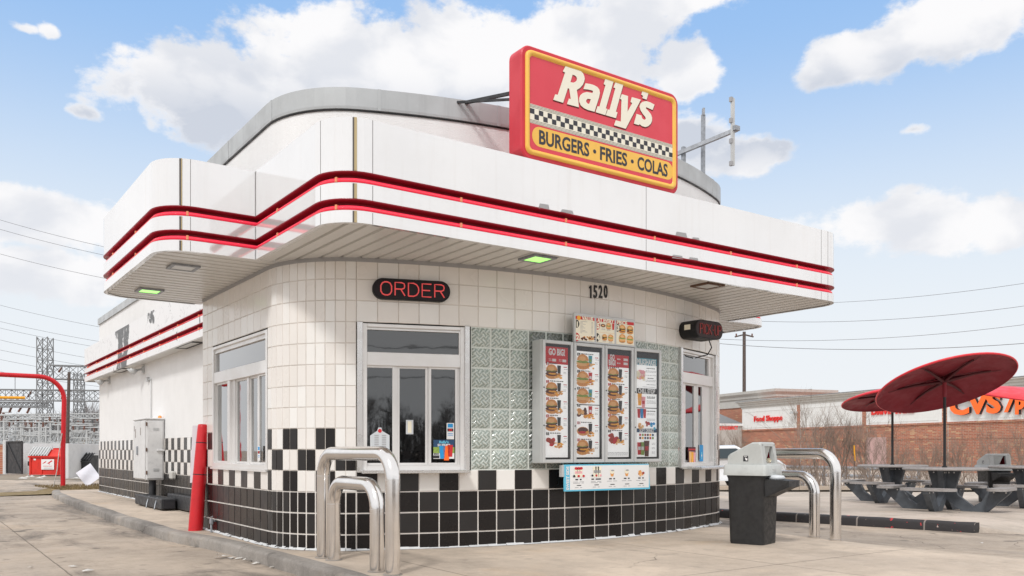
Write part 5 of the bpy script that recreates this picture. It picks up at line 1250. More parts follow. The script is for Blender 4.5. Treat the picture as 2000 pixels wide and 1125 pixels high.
# ------------------------------------------------------------------ picnic tables with fixed benches
def table():
    t = thing('picnic_table', (0, 0, 0), '', 'picnic table', 'round picnic tables with four benches')
    mb = MB(); mb.lathe([(0, .775), (.63, .775), (.655, .767), (.662, .75), (.655, .732), (.63, .728), (0, .728)], 40, smooth=True); mb.build('table_top', M['planktop'], t)
    for k in range(4):
        a = R(45 + 90*k); Mr = Matrix.Rotation(a, 4, 'Z')
        # bent leg: from under the top down to the foot and up to the bench, an outline 9 cm thick
        out = [(.02, .725), (.26, .725), (.24, .66), (.17, .40), (.22, .31), (.45, .13), (.58, .22), (.68, .40), (1.0, .40), (.99, .36), (.62, .0), (.34, .0), (.06, .22), (.02, .30)]
        mb = MB(); mb.prism(out, -.045, .045, 0, M=Mr @ Matrix(((1,0,0,0),(0,0,-1,0),(0,1,0,0),(0,0,0,1)))); lg = mb.build('leg', M['plasticg'], t)
        for (x, z) in ((.08, .69), (.16, .69), (.76, .375), (.94, .375)):
            for sy in (-1, 1):
                m_ = MB(); m_.lathe([(0, .008), (.013, .006), (.014, 0)], 8, M=Mr @ Matrix.Translation((x, sy*.045, z)) @ Matrix.Rotation(R(90*-sy), 4, 'X')); m_.build('bolt', M['alu'], lg)
        q = rrect(.72, 1.02, -.43, .43, .13, 6); mb = MB(); mb.prism(q, .405, .447, 0, M=Mr); mb.flat(q, .448, 0, Mr); mb.build('bench', M['planktop'], t)
    mb = MB(); mb.lathe([(.07, .7), (.045, .74), (.04, .80)], 12); mb.build('pole_socket', M['polebk'], t)
    return t
T0 = table()
TS = [(1845, 14.6, 2, 'nearest picnic table under the big tilted red parasol'), (1743, 17.3, -4, 'left rear picnic table under the smaller low red parasol'), (2008, 16.0, 6, 'picnic table at the right edge of the picture')]
tabs = []
for i, (px, F, rz, lb) in enumerate(TS):
    p = ray(px)*F; o = T0 if i == 0 else dup(T0, None); o['label'] = lb
    o.location = (p.x, p.y, -.062); o.rotation_euler = (0, 0, CA + R(rz)); tabs.append((o, p, F))
# ------------------------------------------------------------------ shallow dish parasols
def parasol(i, label, dia, tilt_near, roll, zhub):
    """tilt_near: near edge lifted (deg); roll: right side lifted (deg), both seen from the photograph side"""
    o, p, F = tabs[i]; base = Vector((p.x, p.y, .70)); t = thing('parasol', base, label, 'parasol', 'red dish parasols on black poles')
    hub = Vector((p.x, p.y, zhub))
    MB().tube([base, (p.x, p.y, zhub-.18)], .024, 12).build('pole', M['polebk'], t)
    MB().tube([(p.x, p.y, zhub-.22), (p.x, p.y, zhub+.03)], .033, 12).build('collar', M['umb_r'], t)
    # dish frame: axes right (R), towards camera (-F), up
    Mx = Matrix.Translation(hub) @ Matrix.Rotation(CA - R(90) - math.atan((TS[i][0]-CX)/FPX), 4, 'Z') @ Matrix.Rotation(R(-roll), 4, 'Y') @ Matrix.Rotation(R(-tilt_near), 4, 'X')
    r = dia/2; mb = MB(Mx)
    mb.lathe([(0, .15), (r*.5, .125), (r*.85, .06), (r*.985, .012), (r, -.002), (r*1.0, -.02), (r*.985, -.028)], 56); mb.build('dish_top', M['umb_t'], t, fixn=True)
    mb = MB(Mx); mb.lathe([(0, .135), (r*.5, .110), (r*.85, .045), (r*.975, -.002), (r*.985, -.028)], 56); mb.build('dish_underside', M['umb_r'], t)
    mb = MB(Mx); mb.lathe([(.04, .02), (.05, .06), (.05, .13)], 12); mb.build('hub', M['umb_rib'], t)
    for k in range(6):
        a = R(60*k + 12); c, s = math.cos(a), math.sin(a)
        mb = MB(Mx); mb.tube([(c*.04, s*.04, .05), (c*r*.42, s*r*.42, .082), (c*r*.66, s*r*.66, .075)], [.03, .02, .016], 6); mb.build('rib', M['umb_rib'], t)
        mb = MB(Mx); mb.add([(c*.05, s*.05, .128), (c*r*.8, s*r*.8, .046), (c*r*.8-s*.018, s*r*.8+c*.018, .05), (c*.05-s*.03, s*.05+c*.03, .1)], [(0,1,2,3)]); mb.build('stiffener', M['umb_rib'], t)
    return t
parasol(0, 'large tilted red dish parasol over the nearest table', 2.24, 17, 15, 2.13)
parasol(1, 'low red dish parasol partly hidden behind the larger one', 1.95, 9, 7, 2.04)
parasol(2, 'red dish parasol cut off by the right edge of the picture', 1.95, -7, -9, 2.02)

# ------------------------------------------------------------------ clearance bar over the drive lane
P0 = onZ(123, 952, -.02); t = thing('clearance_bar', P0, 'red painted pipe arch over the drive lane with a yellow bar hanging below', 'height bar')
d = Vector((-1, -.06, 0)).normalized(); z_t = 3.04; rb = .62; pts = [P0 - Vector((0,0,.1)), P0 + Vector((0,0,1)), P0 + Vector((.03, .0, z_t-rb))]
for k in range(1, 9): a = R(90*k/8); pts.append(P0 + Vector((.03,0,z_t-rb + rb*math.sin(a))) + d*(rb - rb*math.cos(a)))
pts += [P0 + Vector((0,0,z_t)) + d*3.2, P0 + Vector((0,0,z_t-.02)) + d*5.5]
MB().tube(pts, .062, 14).build('arch_pipe', M['red_pole'], t)
pe_ = P0 + d*5.5; MB().tube([(pe_.x, pe_.y, z_t-.02), (pe_.x, pe_.y, -.15)], .062, 14).build('far_post', M['red_pole'], t)
a, b = atF(49, 777, 23.2), atF(-120, 775, 22.2); MB().tube([a, b], .038, 12).build('hanging_bar', M['yellow'], t)
for k in (.12, .8):
    c = a.lerp(b, k); MB().tube([c, (c.x, c.y, z_t)], .008, 5).build('chain', M['galv'], t)
c = P0 + Vector((-.25, -.1, 0)); MB().tube([P0 + Vector((-.03, -.06, 1.5)), P0 + Vector((-.12, -.1, .9)), P0 + Vector((-.16, -.12, .5)), c], .012, 5).build('loose_cable', M['litter'], t)
# white square board standing on one corner by the wing
a = [atF(*q) for q in ((148, 924, 24.4), (170, 951, 24.3), (196, 932, 24.6), (176, 905, 24.8))]; n_ = Vector((.012, .016, 0))
mb = MB(); mb.add(a + [v+n_ for v in a], [(0,1,2,3),(7,6,5,4),(0,4,5,1),(1,5,6,2),(2,6,7,3),(3,7,4,0)])
tag(mb.build('leaning_board', mat('plain_white_board', (.72,.72,.78), .5), base=a[1], fixn=True), 'blank white square board tilted on its corner by the rear wall', 'board')
# litter along the kerb: each scrap a thing
rr = random.Random(11); sc_ = [(193,1006),(240,1020),(262,1027),(276,1033),(290,1037),(320,1045),(343,1051),(362,1061),(372,1062),(425,1084),(440,1088),(452,1091),(466,1092),(490,1097),(500,1102),(530,1110),(144,1108),(60,1110),(170,1117),(110,975),(120,978),(92,942),(1917,1062),(425,1090),(478,1095)]
first = None
LN = ['white', 'crumpled white', 'torn white', 'small white']
for i, (px, py) in enumerate(sc_):
    z = -.118 if px < 700 else -.09
    p = onZ(px, py, z); s = rr.uniform(.02, .055) * (1 if px > 200 else 1.2)
    mb = MB(); q = [(math.cos(k*1.05+rr.uniform(-.3,.3))*s*rr.uniform(.6,1.3), math.sin(k*1.05)*s*rr.uniform(.3,.7), rr.uniform(.002,.02)) for k in range(6)]
    mb.add(q + [(rr.uniform(-.01,.01), 0, rr.uniform(.008,.03))], [(k, (k+1) % 6, 6) for k in range(6)]); o = mb.build('litter_scrap', M['litter'] if i % 6 else M['ink_red'] if i == 6 else M['litter']); o.location = p
    tag(o, 'small scrap of pale paper litter lying beside the street kerb' if px < 600 and i not in (16,17,18,19,20,21) else 'lone scrap of pale litter lying on the open paving', 'litter', 'paper scraps on the street')
# ================================================================== BACKGROUND, RIGHT
# long brick shop: front wall fixed by two sight lines at parapet height 5.6
def fat(px, py, z): F = (z-1)*FPX/(HY-py); p = ray(px)*F; return p
A_ = fat(1449, 785, 5.6); B_ = fat(2000, 735.6, 5.6); dd = (B_-A_); ang_ = math.atan2(dd.y, dd.x)
PC = Pl(A_.x, A_.y, ang_); gz = -.5
ST_ = thing('brick_store', (A_.x, A_.y, gz), 'long red brick store with white panels and grey cornice beyond the shrubs', 'store', rz=ang_)
def cz(px, py): return PC.uz(px, py)
LW = 46
zpan = (cz(1457, 840.7)[1] + cz(1693, 830)[1] + cz(2000, 817.3)[1])/3; zc0 = (cz(1456, 799)[1] + cz(1560, 791)[1])/2
mb = MB(PC.M); mb.box(0, LW, gz, 5.3, -14, 0); mb.build('brick_wall', M['brick'], ST_)
# brick piers and white render panels between them
piers = [cz(1560.5, 800)[0], cz(1689, 800)[0], cz(1846, 800)[0]]; prev = .12; w_ = .42; i = 0
for pc in piers + [cz(2075, 800)[0], cz(2500, 800)[0] if False else LW-.5]:
    m_ = MB(PC.M); a, b = prev, pc - w_/2; m_.box(a, b, zpan, zc0, .0, .05); pn = m_.build('render_panel', M['panelw'], ST_)
    m_ = MB(PC.M); e = .28
    for (x0, x1, y0, y1) in ((a+e, b-e, zc0-.32, zc0-.28), (a+e, b-e, zpan+.16, zpan+.20), (a+e, a+e+.04, zpan+.2, zc0-.32), (b-e-.04, b-e, zpan+.2, zc0-.32)): m_.box(x0, x1, y0, y1, .05, .075)
    m_.build('raised_border', M['panelw'], pn); prev = pc + w_/2
for pc in piers:
    m_ = MB(PC.M); m_.box(pc-w_/2+.01, pc+w_/2-.01, gz, zc0, .0, .07); m_.build('brick_pier', M['brick'], ST_)
    m_ = MB(PC.M); m_.box(pc+w_/2+.03, pc+w_/2+.06, gz, zpan, .0, .03); m_.build('control_joint', M['stone'], ST_)
m_ = MB(PC.M); m_.box(-.02, LW, zpan-.13, zpan-.0, .0, .09); m_.build('brick_ledge', M['brick'], ST_)
m_ = MB(PC.M); m_.box(-.02, LW, zpan-1.15, zpan-1.0, .0, .04); m_.build('brick_course', M['brick'], ST_)
# stepped cornice, returning round the left end
H_ = 5.6 - zc0; mb = MB()
pth = [tuple((PC.M @ Vector((LW, 0, 0)))[:2]), tuple((PC.M @ Vector((0, 0, 0)))[:2]), tuple((PC.M @ Vector((0, 0, -14)))[:2])][::-1]
sweep(mb, pth, [(0, zc0), (.05, zc0), (.06, zc0+.25*H_), (.14, zc0+.28*H_), (.15, zc0+.5*H_), (.24, zc0+.56*H_), (.26, zc0+.74*H_), (.40, zc0+.84*H_), (.42, 5.6), (-.4, 5.62), (-.4, 5.2)]); mb.build('cornice', M['stone'], ST_)
mb = MB(); sweep(mb, pth, [(.425, 5.56), (.43, 5.60), (.40, 5.625)]); mb.build('metal_cap', M['lattice'], ST_)
# taller entrance block at the left with its own cornice and a hipped porch
def blk_(px0, px1, ytop, F):
    return atF(px0, ytop, F), atF(px1, ytop, F)
T2 = PC.M
u2, z2 = cz(1458, 766); zt2 = 6.75
mb = MB(T2); mb.box(-9, 2.2, gz, 5.9, -9.5, -2.2); mb.build('entrance_block', M['brick'], ST_)
q = [tuple((T2 @ Vector(v))[:2]) for v in ((-9, 0, -2.2), (2.2, 0, -2.2), (2.2, 0, -9))]
mb = MB(); sweep(mb, q, [(0, 5.25), (.08, 5.25), (.10, 5.95), (.2, 6.05), (.22, 6.25), (.42, 6.5), (.45, zt2), (-.5, zt2)]); mb.build('entrance_cornice', M['stone'], ST_)
m_ = MB(T2); zr = 3.55; m_.add([(-8, zr, .0), (.15, zr, .0), (.15, zr, 3.0), (-8, zr, 3.0), (-7, zr+1.25, .2), (-2.6, zr+1.25, 1.4)], [(3,2,5,4), (2,1,5), (0,3,4), (1,0,4,5)]); m_.build('porch_roof', M['roofg'], ST_, fixn=True)
m_ = MB(T2); m_.box(-8, .2, zr-.22, zr-.01, .02, 3.06); m_.build('porch_gutter', M['white_p'], ST_)
m_ = MB(T2); m_.box(-8, .05, zr-2.2, zr-.22, .05, 2.9); m_.build('porch_panel', M['stone'], ST_)
# lettering (raised letters on the panels)
def letters(word, px0, py0, px1, py1, mm, name, bold, depth=.08, side=None, off=.06):
    u0, z1 = cz(px0, py0); u1, z0 = cz(px1, py1); za = (cz(px0, py0)[1]); zb_ = cz(px0, py0 + (py1-py0))[1]
    m_ = MB(T2); m_.text(word, (u0+u1)/2, (za+zb_)/2, za-zb_, off, 0, w=u1-u0, bold=bold, depth=depth, mside=1 if side else None); return m_.build(name, [mm, side] if side else mm, ST_)
letters('Food Shoppe', 1474.5, 813, 1529.5, 827, M['redlet'], 'shop_lettering', .022)
letters("DRIVE-THRU", 1704, 797, 1790, 811, M['redlet'], 'shop_lettering', .05)
# big orange letters with dark returns
u0, z1 = cz(1861, 772); u1 = cz(1962, 767)[0]; z0 = cz(1861, 812)[1]
m_ = MB(T2); m_.text('CVS', (u0+u1)/2, (z0+z1)/2, z1-z0, .10, 0, w=(u1-u0), bold=.05, depth=.22, mside=1); m_.build('big_letters', [M['orange'], M['ink_dk']], ST_)
us = cz(1968, 800)[0]; m_ = MB(T2); m_.prism([(us, z0+.05), (us+.28, z0+.05), (us+.95, z1+.05), (us+.67, z1+.05)], .1, .32, 0, mside=1); m_.build('slash', [M['orange'], M['ink_dk']], ST_)
m_ = MB(T2); up = cz(1989, 800)[0]; m_.text('pharmacy', up, (z0+z1)/2-.12, (z1-z0)*1.0, .10, 0, xs=.95, bold=.06, depth=.2, align='L', mside=1); m_.build('big_letters', [M['orange'], M['ink_dk']], ST_)
PP = Pl(*(T2 @ Vector((0, 0, 2.9)))[:2], ang_); a_, za = PP.uz(1409, 832); b_, zb_ = PP.uz(1442, 840)
m_ = MB(PP.M); m_.text('CVS PHARMACY', b_, (za+zb_)/2, .36, .012, 0, w=3.4, bold=.03, align='R', depth=.03); m_.build('shop_lettering', M['redlet'], ST_)
u, z_ = cz(1556, 806); m_ = MB(T2); m_.box(u-.25, u+.25, z_-.06, z_+.10, .05, .5); m_.box(u-.2, u+.2, z_-.12, z_-.06, .3, .62); m_.build('wall_floodlight', M['box_grey'], ST_)
u, z_ = cz(1712, 860); m_ = MB(T2); m_.box(u-1.0, u+1.0, gz, 2.0, .0, .05); m_.build('pink_door', mat('faded_pink_door', (.55,.36,.34), .7), ST_)
u, z_ = cz(1520, 857)
# guard rail behind the shrubs
a, b = atF(1530, 917, 33), atF(1795, 912, 28); t = thing('pipe_rail', a, 'grey horizontal double pipe rail running behind the bare shrubs', 'rail')
for dz in (0, -.28): MB().tube([(a.x, a.y, .38+dz), (b.x, b.y, .38+dz)], .06, 8).build('rail_pipe', M['galv'], t)
for k in range(7): c = a.lerp(b, k/6); MB().tube([(c.x, c.y, -.6), (c.x, c.y, .42)], .06, 8).build('rail_post', M['galv'], t)
# kerb beyond the patio
a, b = onZ(1380, 958, -.06), onZ(2060, 958, -.06); mb = MB(); mb.bar(a, b, .2, .24); mb.build('far_kerb', M['pad'], kind='structure')
q = [tuple(ray(px)*F)[:2] for px, F in ((1380, 22.2), (2200, 22.2), (2200, 27), (1380, 27))]
mb = MB(); n_ = 14; vs = []
for i in range(n_+1):
    px = 1380 + 900*i/n_
    for F, z in ((22.1, -.02), (23, -.04), (25, -.2), (30, -.44), (36, -.44)): p = ray(px)*F; vs.append((p.x, p.y, z))
mb.add(vs, [(i*5+k, i*5+k+1, (i+1)*5+k+1, (i+1)*5+k) for i in range(n_) for k in range(4)][::1], 0, True); mb.build('shrub_bed', M['dirt'], kind='structure', fixn=True)

# ------------------------------------------------------------------ bare shrubs and trees
def bare(mb, base, h, n, spread, seed, r0=.022, lev=4, droop=0., lean=None, kids=3, sides=3):
    rr = random.Random(seed)
    def seg(p, d, L, r, l):
        pts = [p]; q = p.copy(); dd = d.copy(); k = 3
        for i in range(k):
            dd = (dd + Vector((rr.gauss(0, .13), rr.gauss(0, .13), rr.gauss(.04, .08)))).normalized(); q = q + dd*(L/k); pts.append(q.copy())
        rs = [r*(1 - .5*i/k) for i in range(k+1)]
        mb.tube(pts, rs, sides if l < lev-1 else 3, caps=False, smooth=True)
        if l <= 0: return
        m = kids + (rr.random() < .5)
        for i in range(m):
            f = rr.uniform(.3, 1.0); j = min(k-1, int(f*k)); o = pts[j].lerp(pts[j+1], f*k-j)
            a = rr.uniform(0, 6.28); sp = rr.uniform(.25, .7)*spread
            nd = (dd + Vector((math.cos(a)*sp, math.sin(a)*sp, rr.uniform(-.1, .25)))).normalized()
            seg(o, nd, L*rr.uniform(.5, .8), r*.52, l-1)
    for i in range(n):
        a = rr.uniform(0, 6.28); s = rr.uniform(.05, .6)*spread
        d = Vector((math.cos(a)*s, math.sin(a)*s, 1)).normalized()
        seg(Vector(base) + Vector((rr.uniform(-.15, .15), rr.uniform(-.15, .15), 0)), d, h*rr.uniform(.35, .5), r0*rr.uniform(.6, 1.1), lev-1)
SH = [(1588, 24, 2.75, 7, 'tall fan-shaped bare shrub in front of the brick wall beside the tall pipe guard'), (1640, 24.5, 2.45, 9, 'tallest bare shrub with upright twigs left of the parasols'), (1700, 23.8, 2.2, 7, 'bare shrub standing below the low red parasol'), (1752, 25, 1.7, 6, ''), (1815, 24, 1.5, 7, ''), (1880, 24.6, 1.7, 7, ''), (1950, 24.2, 1.9, 7, ''), (2005, 24.5, 2.1, 7, ''),
      (1555, 26, 1.0, 5, 'low bare shrub seen through the pipe guards'), (1462, 27, 1.9, 6, 'small bare shrub above the lid of the near bin'), (1425, 29, 2.3, 6, 'bare shrub beside the rounded corner of the restaurant')]
protos = []
for k, (h, n, sp) in enumerate(((2.3, 9, .75), (2.2, 8, .6), (2.0, 9, .9))):
    mb = MB(); bare(mb, (0, 0, 0), h, n, sp, 31+k, r0=.015, lev=5, kids=3); protos.append(mb)
pm = []
used = {}
for i, (px, F, h, n, lb) in enumerate(SH):
    k = i % 3; p = ray(px)*F; z = -.04 - .35*sst(24, 30, F)
    t = thing('bare_shrub', (p.x, p.y, z), lb or 'tangled brown bare shrub in the row against the brick wall', 'shrub', 'leafless shrubs along the patio edge')
    if k not in used:
        o = protos[k].build('branches', M['twig']); used[k] = o.data; hgt = max(v.co.z for v in o.data.vertices); used[k]['h'] = hgt
    else: o = bpy.data.objects.new('branches', used[k]); COL.objects.link(o)
    o.parent = t; s = (h + .25)/used[k]['h']; t.scale = (s*1.05, s*1.05, s); t.rotation_euler = (0, 0, i*2.1)
# low thicket of twigs nobody could count
mb = MB(); rr = random.Random(5)
for i in range(500):
    px = rr.uniform(1540, 2060); F = rr.uniform(22.6, 27); p = ray(px)*F; h = rr.uniform(.3, 1.25); a = rr.uniform(0, 6.28); s = rr.uniform(.0, .5)
    q = Vector((p.x, p.y, -.15)); m1 = q + Vector((math.cos(a)*s*.4, math.sin(a)*s*.4, h*.5)); e = q + Vector((math.cos(a)*s, math.sin(a)*s, h)); mb.tube([q, m1, e], [.007, .005, .003], 3, caps=False)
    a2 = a + rr.uniform(-1.5, 1.5); mb.tube([m1, m1 + Vector((math.cos(a2)*.3, math.sin(a2)*.3, .3))], [.006, .003], 3, caps=False)
mb.build('twig_thicket', M['twig'], kind='stuff')
p = atF(1668.5, 900, 23.4); t = thing('yellow_stake', (p.x, p.y, -.1), 'thin yellow plastic ribbon on a stake among the shrubs', 'stake')
MB().tube([(p.x, p.y, -.1), (p.x, p.y, .9)], .012, 6).build('stake', M['wood'], t); m_ = MB(); a, b = atF(1668, 870, 23.4), atF(1669.5, 900, 23.4); m_.bar(a, b, .05, .02); 

m_.build('ribbon', M['yellow'], t)

# white car behind the restaurant corner
def car():
    F = 24.6; p = ray(1372)*F; hd = CA - R(90) + R(8)
    t = thing('parked_car', (p.x, p.y, -.13), 'white car mostly hidden behind the rounded corner of the restaurant', 'car', rz=hd); Mx = BASE[t.name]
    side = [(-2.1, .30), (-2.15, .55), (-2.0, .78), (-1.2, .86), (-.55, 1.22), (.75, 1.26), (1.35, .95), (1.95, .86), (2.15, .72), (2.2, .40), (2.1, .28)]
    Sw = Matrix(((1,0,0,0),(0,0,-1,0),(0,1,0,0),(0,0,0,1)))
    mb = MB(Mx); rings = []
    for y, k in ((-.84, .90), (-.86, .95), (-.80, 1.0), (-.62, 1.03), (.62, 1.03), (.80, 1.0), (.86, .95), (.84, .90)):
        rings.append([(x*(.97 + .03*(k > .99)), y if z < .9 else y*(1-(z-.9)*.55), .28 + (z-.28)*(k if z > .8 else 1)) for x, z in side])
    n = len(side); mb.add([v for r_ in rings for v in r_], [(j*n+i, j*n+(i+1) % n, (j+1)*n+(i+1) % n, (j+1)*n+i) for j in range(len(rings)-1) for i in range(n)] + [tuple(range(n)), tuple(range(7*n, 8*n))[::-1]], 0, True)
    mb.build('body', M['carw'], t, fixn=True)
    for sy in (-1, 1):
        m_ = MB(Mx); m_.add([(x, sy*(.872 - (z-.9)*.47), z) for x, z in ((-1.0, .88), (-.5, 1.17), (.70, 1.19), (1.18, .93))], [(0,1,2,3)]); m_.build('side_window', M['carg'], t)
        for x in (-1.35, 1.35):
            m_ = MB(Mx @ Matrix.Translation((x, sy*.80, .32)) @ Matrix.Rotation(R(-90*sy), 4, 'X')); m_.lathe([(0, -.1), (.32, -.1), (.34, -.02), (.34, .06), (.30, .09), (.2, .08)], 20); wh = m_.build('wheel', M['tyre'], t, fixn=True)
            m_ = MB(Mx @ Matrix.Translation((x, sy*.80, .32)) @ Matrix.Rotation(R(-90*sy), 4, 'X')); m_.lathe([(.2, .085), (.17, .075), (.05, .09), (0, .09)], 16); m_.build('rim', M['alu'], wh, fixn=True)
    m_ = MB(Mx); m_.box(2.14, 2.2, -.7, -.45, .6, .72, bev=.02); m_.build('tail_lamp', M['red_paint'], t)
car()
# utility poles on the right
def upole(px, ytop, F, r, label, arms, base=-.5):
    p = atF(px, ytop, F); t = thing('utility_pole', (p.x, p.y, base), label, 'utility pole')
    MB().tube([(p.x, p.y, base), (p.x, p.y, p.z)], [r*1.25, r], 10).build('pole', M['wood'], t)
    for (w, dz, sag) in arms:
        for s_ in (-1, 1):
            a = Vector((p.x, p.y, p.z-dz)); b = a + RT*s_*w + Vector((0,0,-sag)); MB().bar(a, b, .12, .14).build('cross_arm', M['wood'], t)
            c = b - RT*s_*.15; MB().tube([c + Vector((0,0,.05)), c + Vector((0,0,.35))], .08, 8).build('insulator', M['insul'], t)
    return p
upole(1453.5, 648, 92, .17, 'wooden utility pole with short arms rising behind the brick store', [(1.0, .3, .25)])
upole(1582, 760, 105, .22, 'short stub of a far pole showing above the store cornice', [])
WG = 'power lines crossing the sky'
def wire(pts, F0, F1, label, r=.016, sag=0.):
    """a line hung between two far points, given by where they are seen"""
    a = atF(pts[0][0], pts[0][1], F0); b = atF(pts[1][0], pts[1][1], F1); q = []
    for k in range(25): f = k/24; c = a.lerp(b, f); c.z -= sag*4*f*(1-f); q.append(c)
    mb = MB(); mb.tube(q, r, 5, caps=False); tag(mb.build('power_line', M['wire'], base=a), label, 'wire', WG)
wire(((1450, 626), (2300, 545)), 75, 60, 'thin sky wire under the right canopy lobe, third line from the top at right', sag=1.1)
wire(((1400, 662), (2300, 585)), 75, 60, 'thin sky wire leaving the top of the wooden pole behind the store', sag=1.1)
wire(((1300, 660), (2300, 640)), 80, 60, 'beaded twisted wire passing just above the large parasol', .022, sag=1.3)
wire(((1560, 593), (2400, 478)), 85, 60, 'topmost thin wire at the right of the canopy end', sag=.9)
wire(((1500, 766), (1640, 766)), 100, 100, 'short wire at the little pole above the store cornice', .02)
for i, (y0, y1, lb) in enumerate(((425, 473, 'uppermost of the wires running left of the canopy lobe'), (444, 488, 'second wire down left of the canopy lobe'), (493, 531, 'third wire down left of the canopy lobe, crossing white cloud'), (594, 626, 'faint wire just below the canopy lobe height at left'), (627, 652, 'wire touching the top of the rear wing parapet'), (640, 663, 'wire second below the parapet height at left'), (663, 688, 'wire running to the head of the tall lattice tower'), (684, 700, 'thin wire between tower head and fascia'), (703, 716, 'lowest wire passing the tall lattice tower'), (728, 733, 'nearly level wire just above the red pipe arch'))):
    wire(((-60, y0-14), (330, y1+34)), 95, 95, lb, .020 if i < 3 else .016, sag=.4)

# ================================================================== BACKGROUND, LEFT
# whitewashed enclosure wall
WL = -.12
def wallseg(px0, px1, F0, F1, ytop, name, mm, label, th=.2, cat='wall'):
    a, b = ray(px0)*F0, ray(px1)*F1; zt = 1 + (HY-ytop)*F0/FPX; d = (b-a).normalized(); pl = Pl(a.x, a.y, math.atan2(d.y, d.x)); L = (b-a).length
    m_ = MB(pl.M); m_.box(0, L, WL-.02, zt, -th, 0); o = m_.build(name, mm, base=a + Vector((0, 0, WL))); tag(o, label, cat); return pl, L, zt
wallseg(38, 125, 41.5, 41.5, 866, 'enclosure_wall', M['blockw'], 'whitewashed wall behind the red dumpster')
pl, L, zt = wallseg(133, 215, 38, 41, 869, 'enclosure_wall', M['blockw'], 'stained whitewashed wall behind the black dumpster')
m_ = MB(pl.M); m_.box(.3, 1.1, zt+.001, zt+.05, -.25, .03); m_.box(1.4, 2.4, zt+.001, zt+.04, -.25, .03); tag(m_.build('coping_stones', M['ink_gr'], base=pl.M @ Vector((.3, zt, 0))), 'broken dark coping stones on the stained white wall', 'coping')
m_ = MB(); a = ray(127)*34; b = ray(133)*34; d = (b-a).normalized(); pl = Pl(a.x, a.y, math.atan2(d.y, d.x)); m_ = MB(pl.M); m_.box(-.03, .14, WL, 1.28, -2.5, .0, bev=.01); tag(m_.build('end_pier', M['blockw'], base=a + Vector((0, 0, WL))), 'pale end pier of the enclosure beside the red pipe arch', 'wall')
wallseg(-60, 9, 41, 41, 868, 'brick_screen', M['brick'], 'low red brick screen at the left edge of the picture')
a = ray(11)*40.5; m_ = MB(); m_.tube([(a.x, a.y, WL), (a.x, a.y, 1.5)], .12, 10); tag(m_.build('gate_post', M['blockw'], base=(a.x, a.y, WL)), 'round white gate post left of the dark gate', 'post')
a, b = ray(13.5)*40.3, ray(44)*39.2; d = (b-a).normalized(); pl = Pl(a.x, a.y, math.atan2(d.y, d.x)); L = (b-a).length; zt = 1 + 18*40/FPX
GT = thing('metal_gate', a + Vector((0, 0, WL)), 'dark sheet metal gate with a diagonal brace', 'gate')
m_ = MB(pl.M); m_.box(0, L, WL+.05, zt, -.03, 0); m_.build('gate_leaf', M['gate'], GT)
m_ = MB(pl.M)
m_.prism([(0.02, zt-.05), (.09, zt), (L-.02, WL+.1), (L-.09, WL+.06)], .0, .04); m_.build('brace', M['duct'], GT)
for (x0, x1, y0, y1) in ((0, L, zt-.05, zt+.01), (0, .05, WL+.05, zt), (L-.05, L, WL+.05, zt)): m_ = MB(pl.M); m_.box(x0, x1, y0, y1, .0, .045); m_.build('frame_rail', M['duct'], GT)
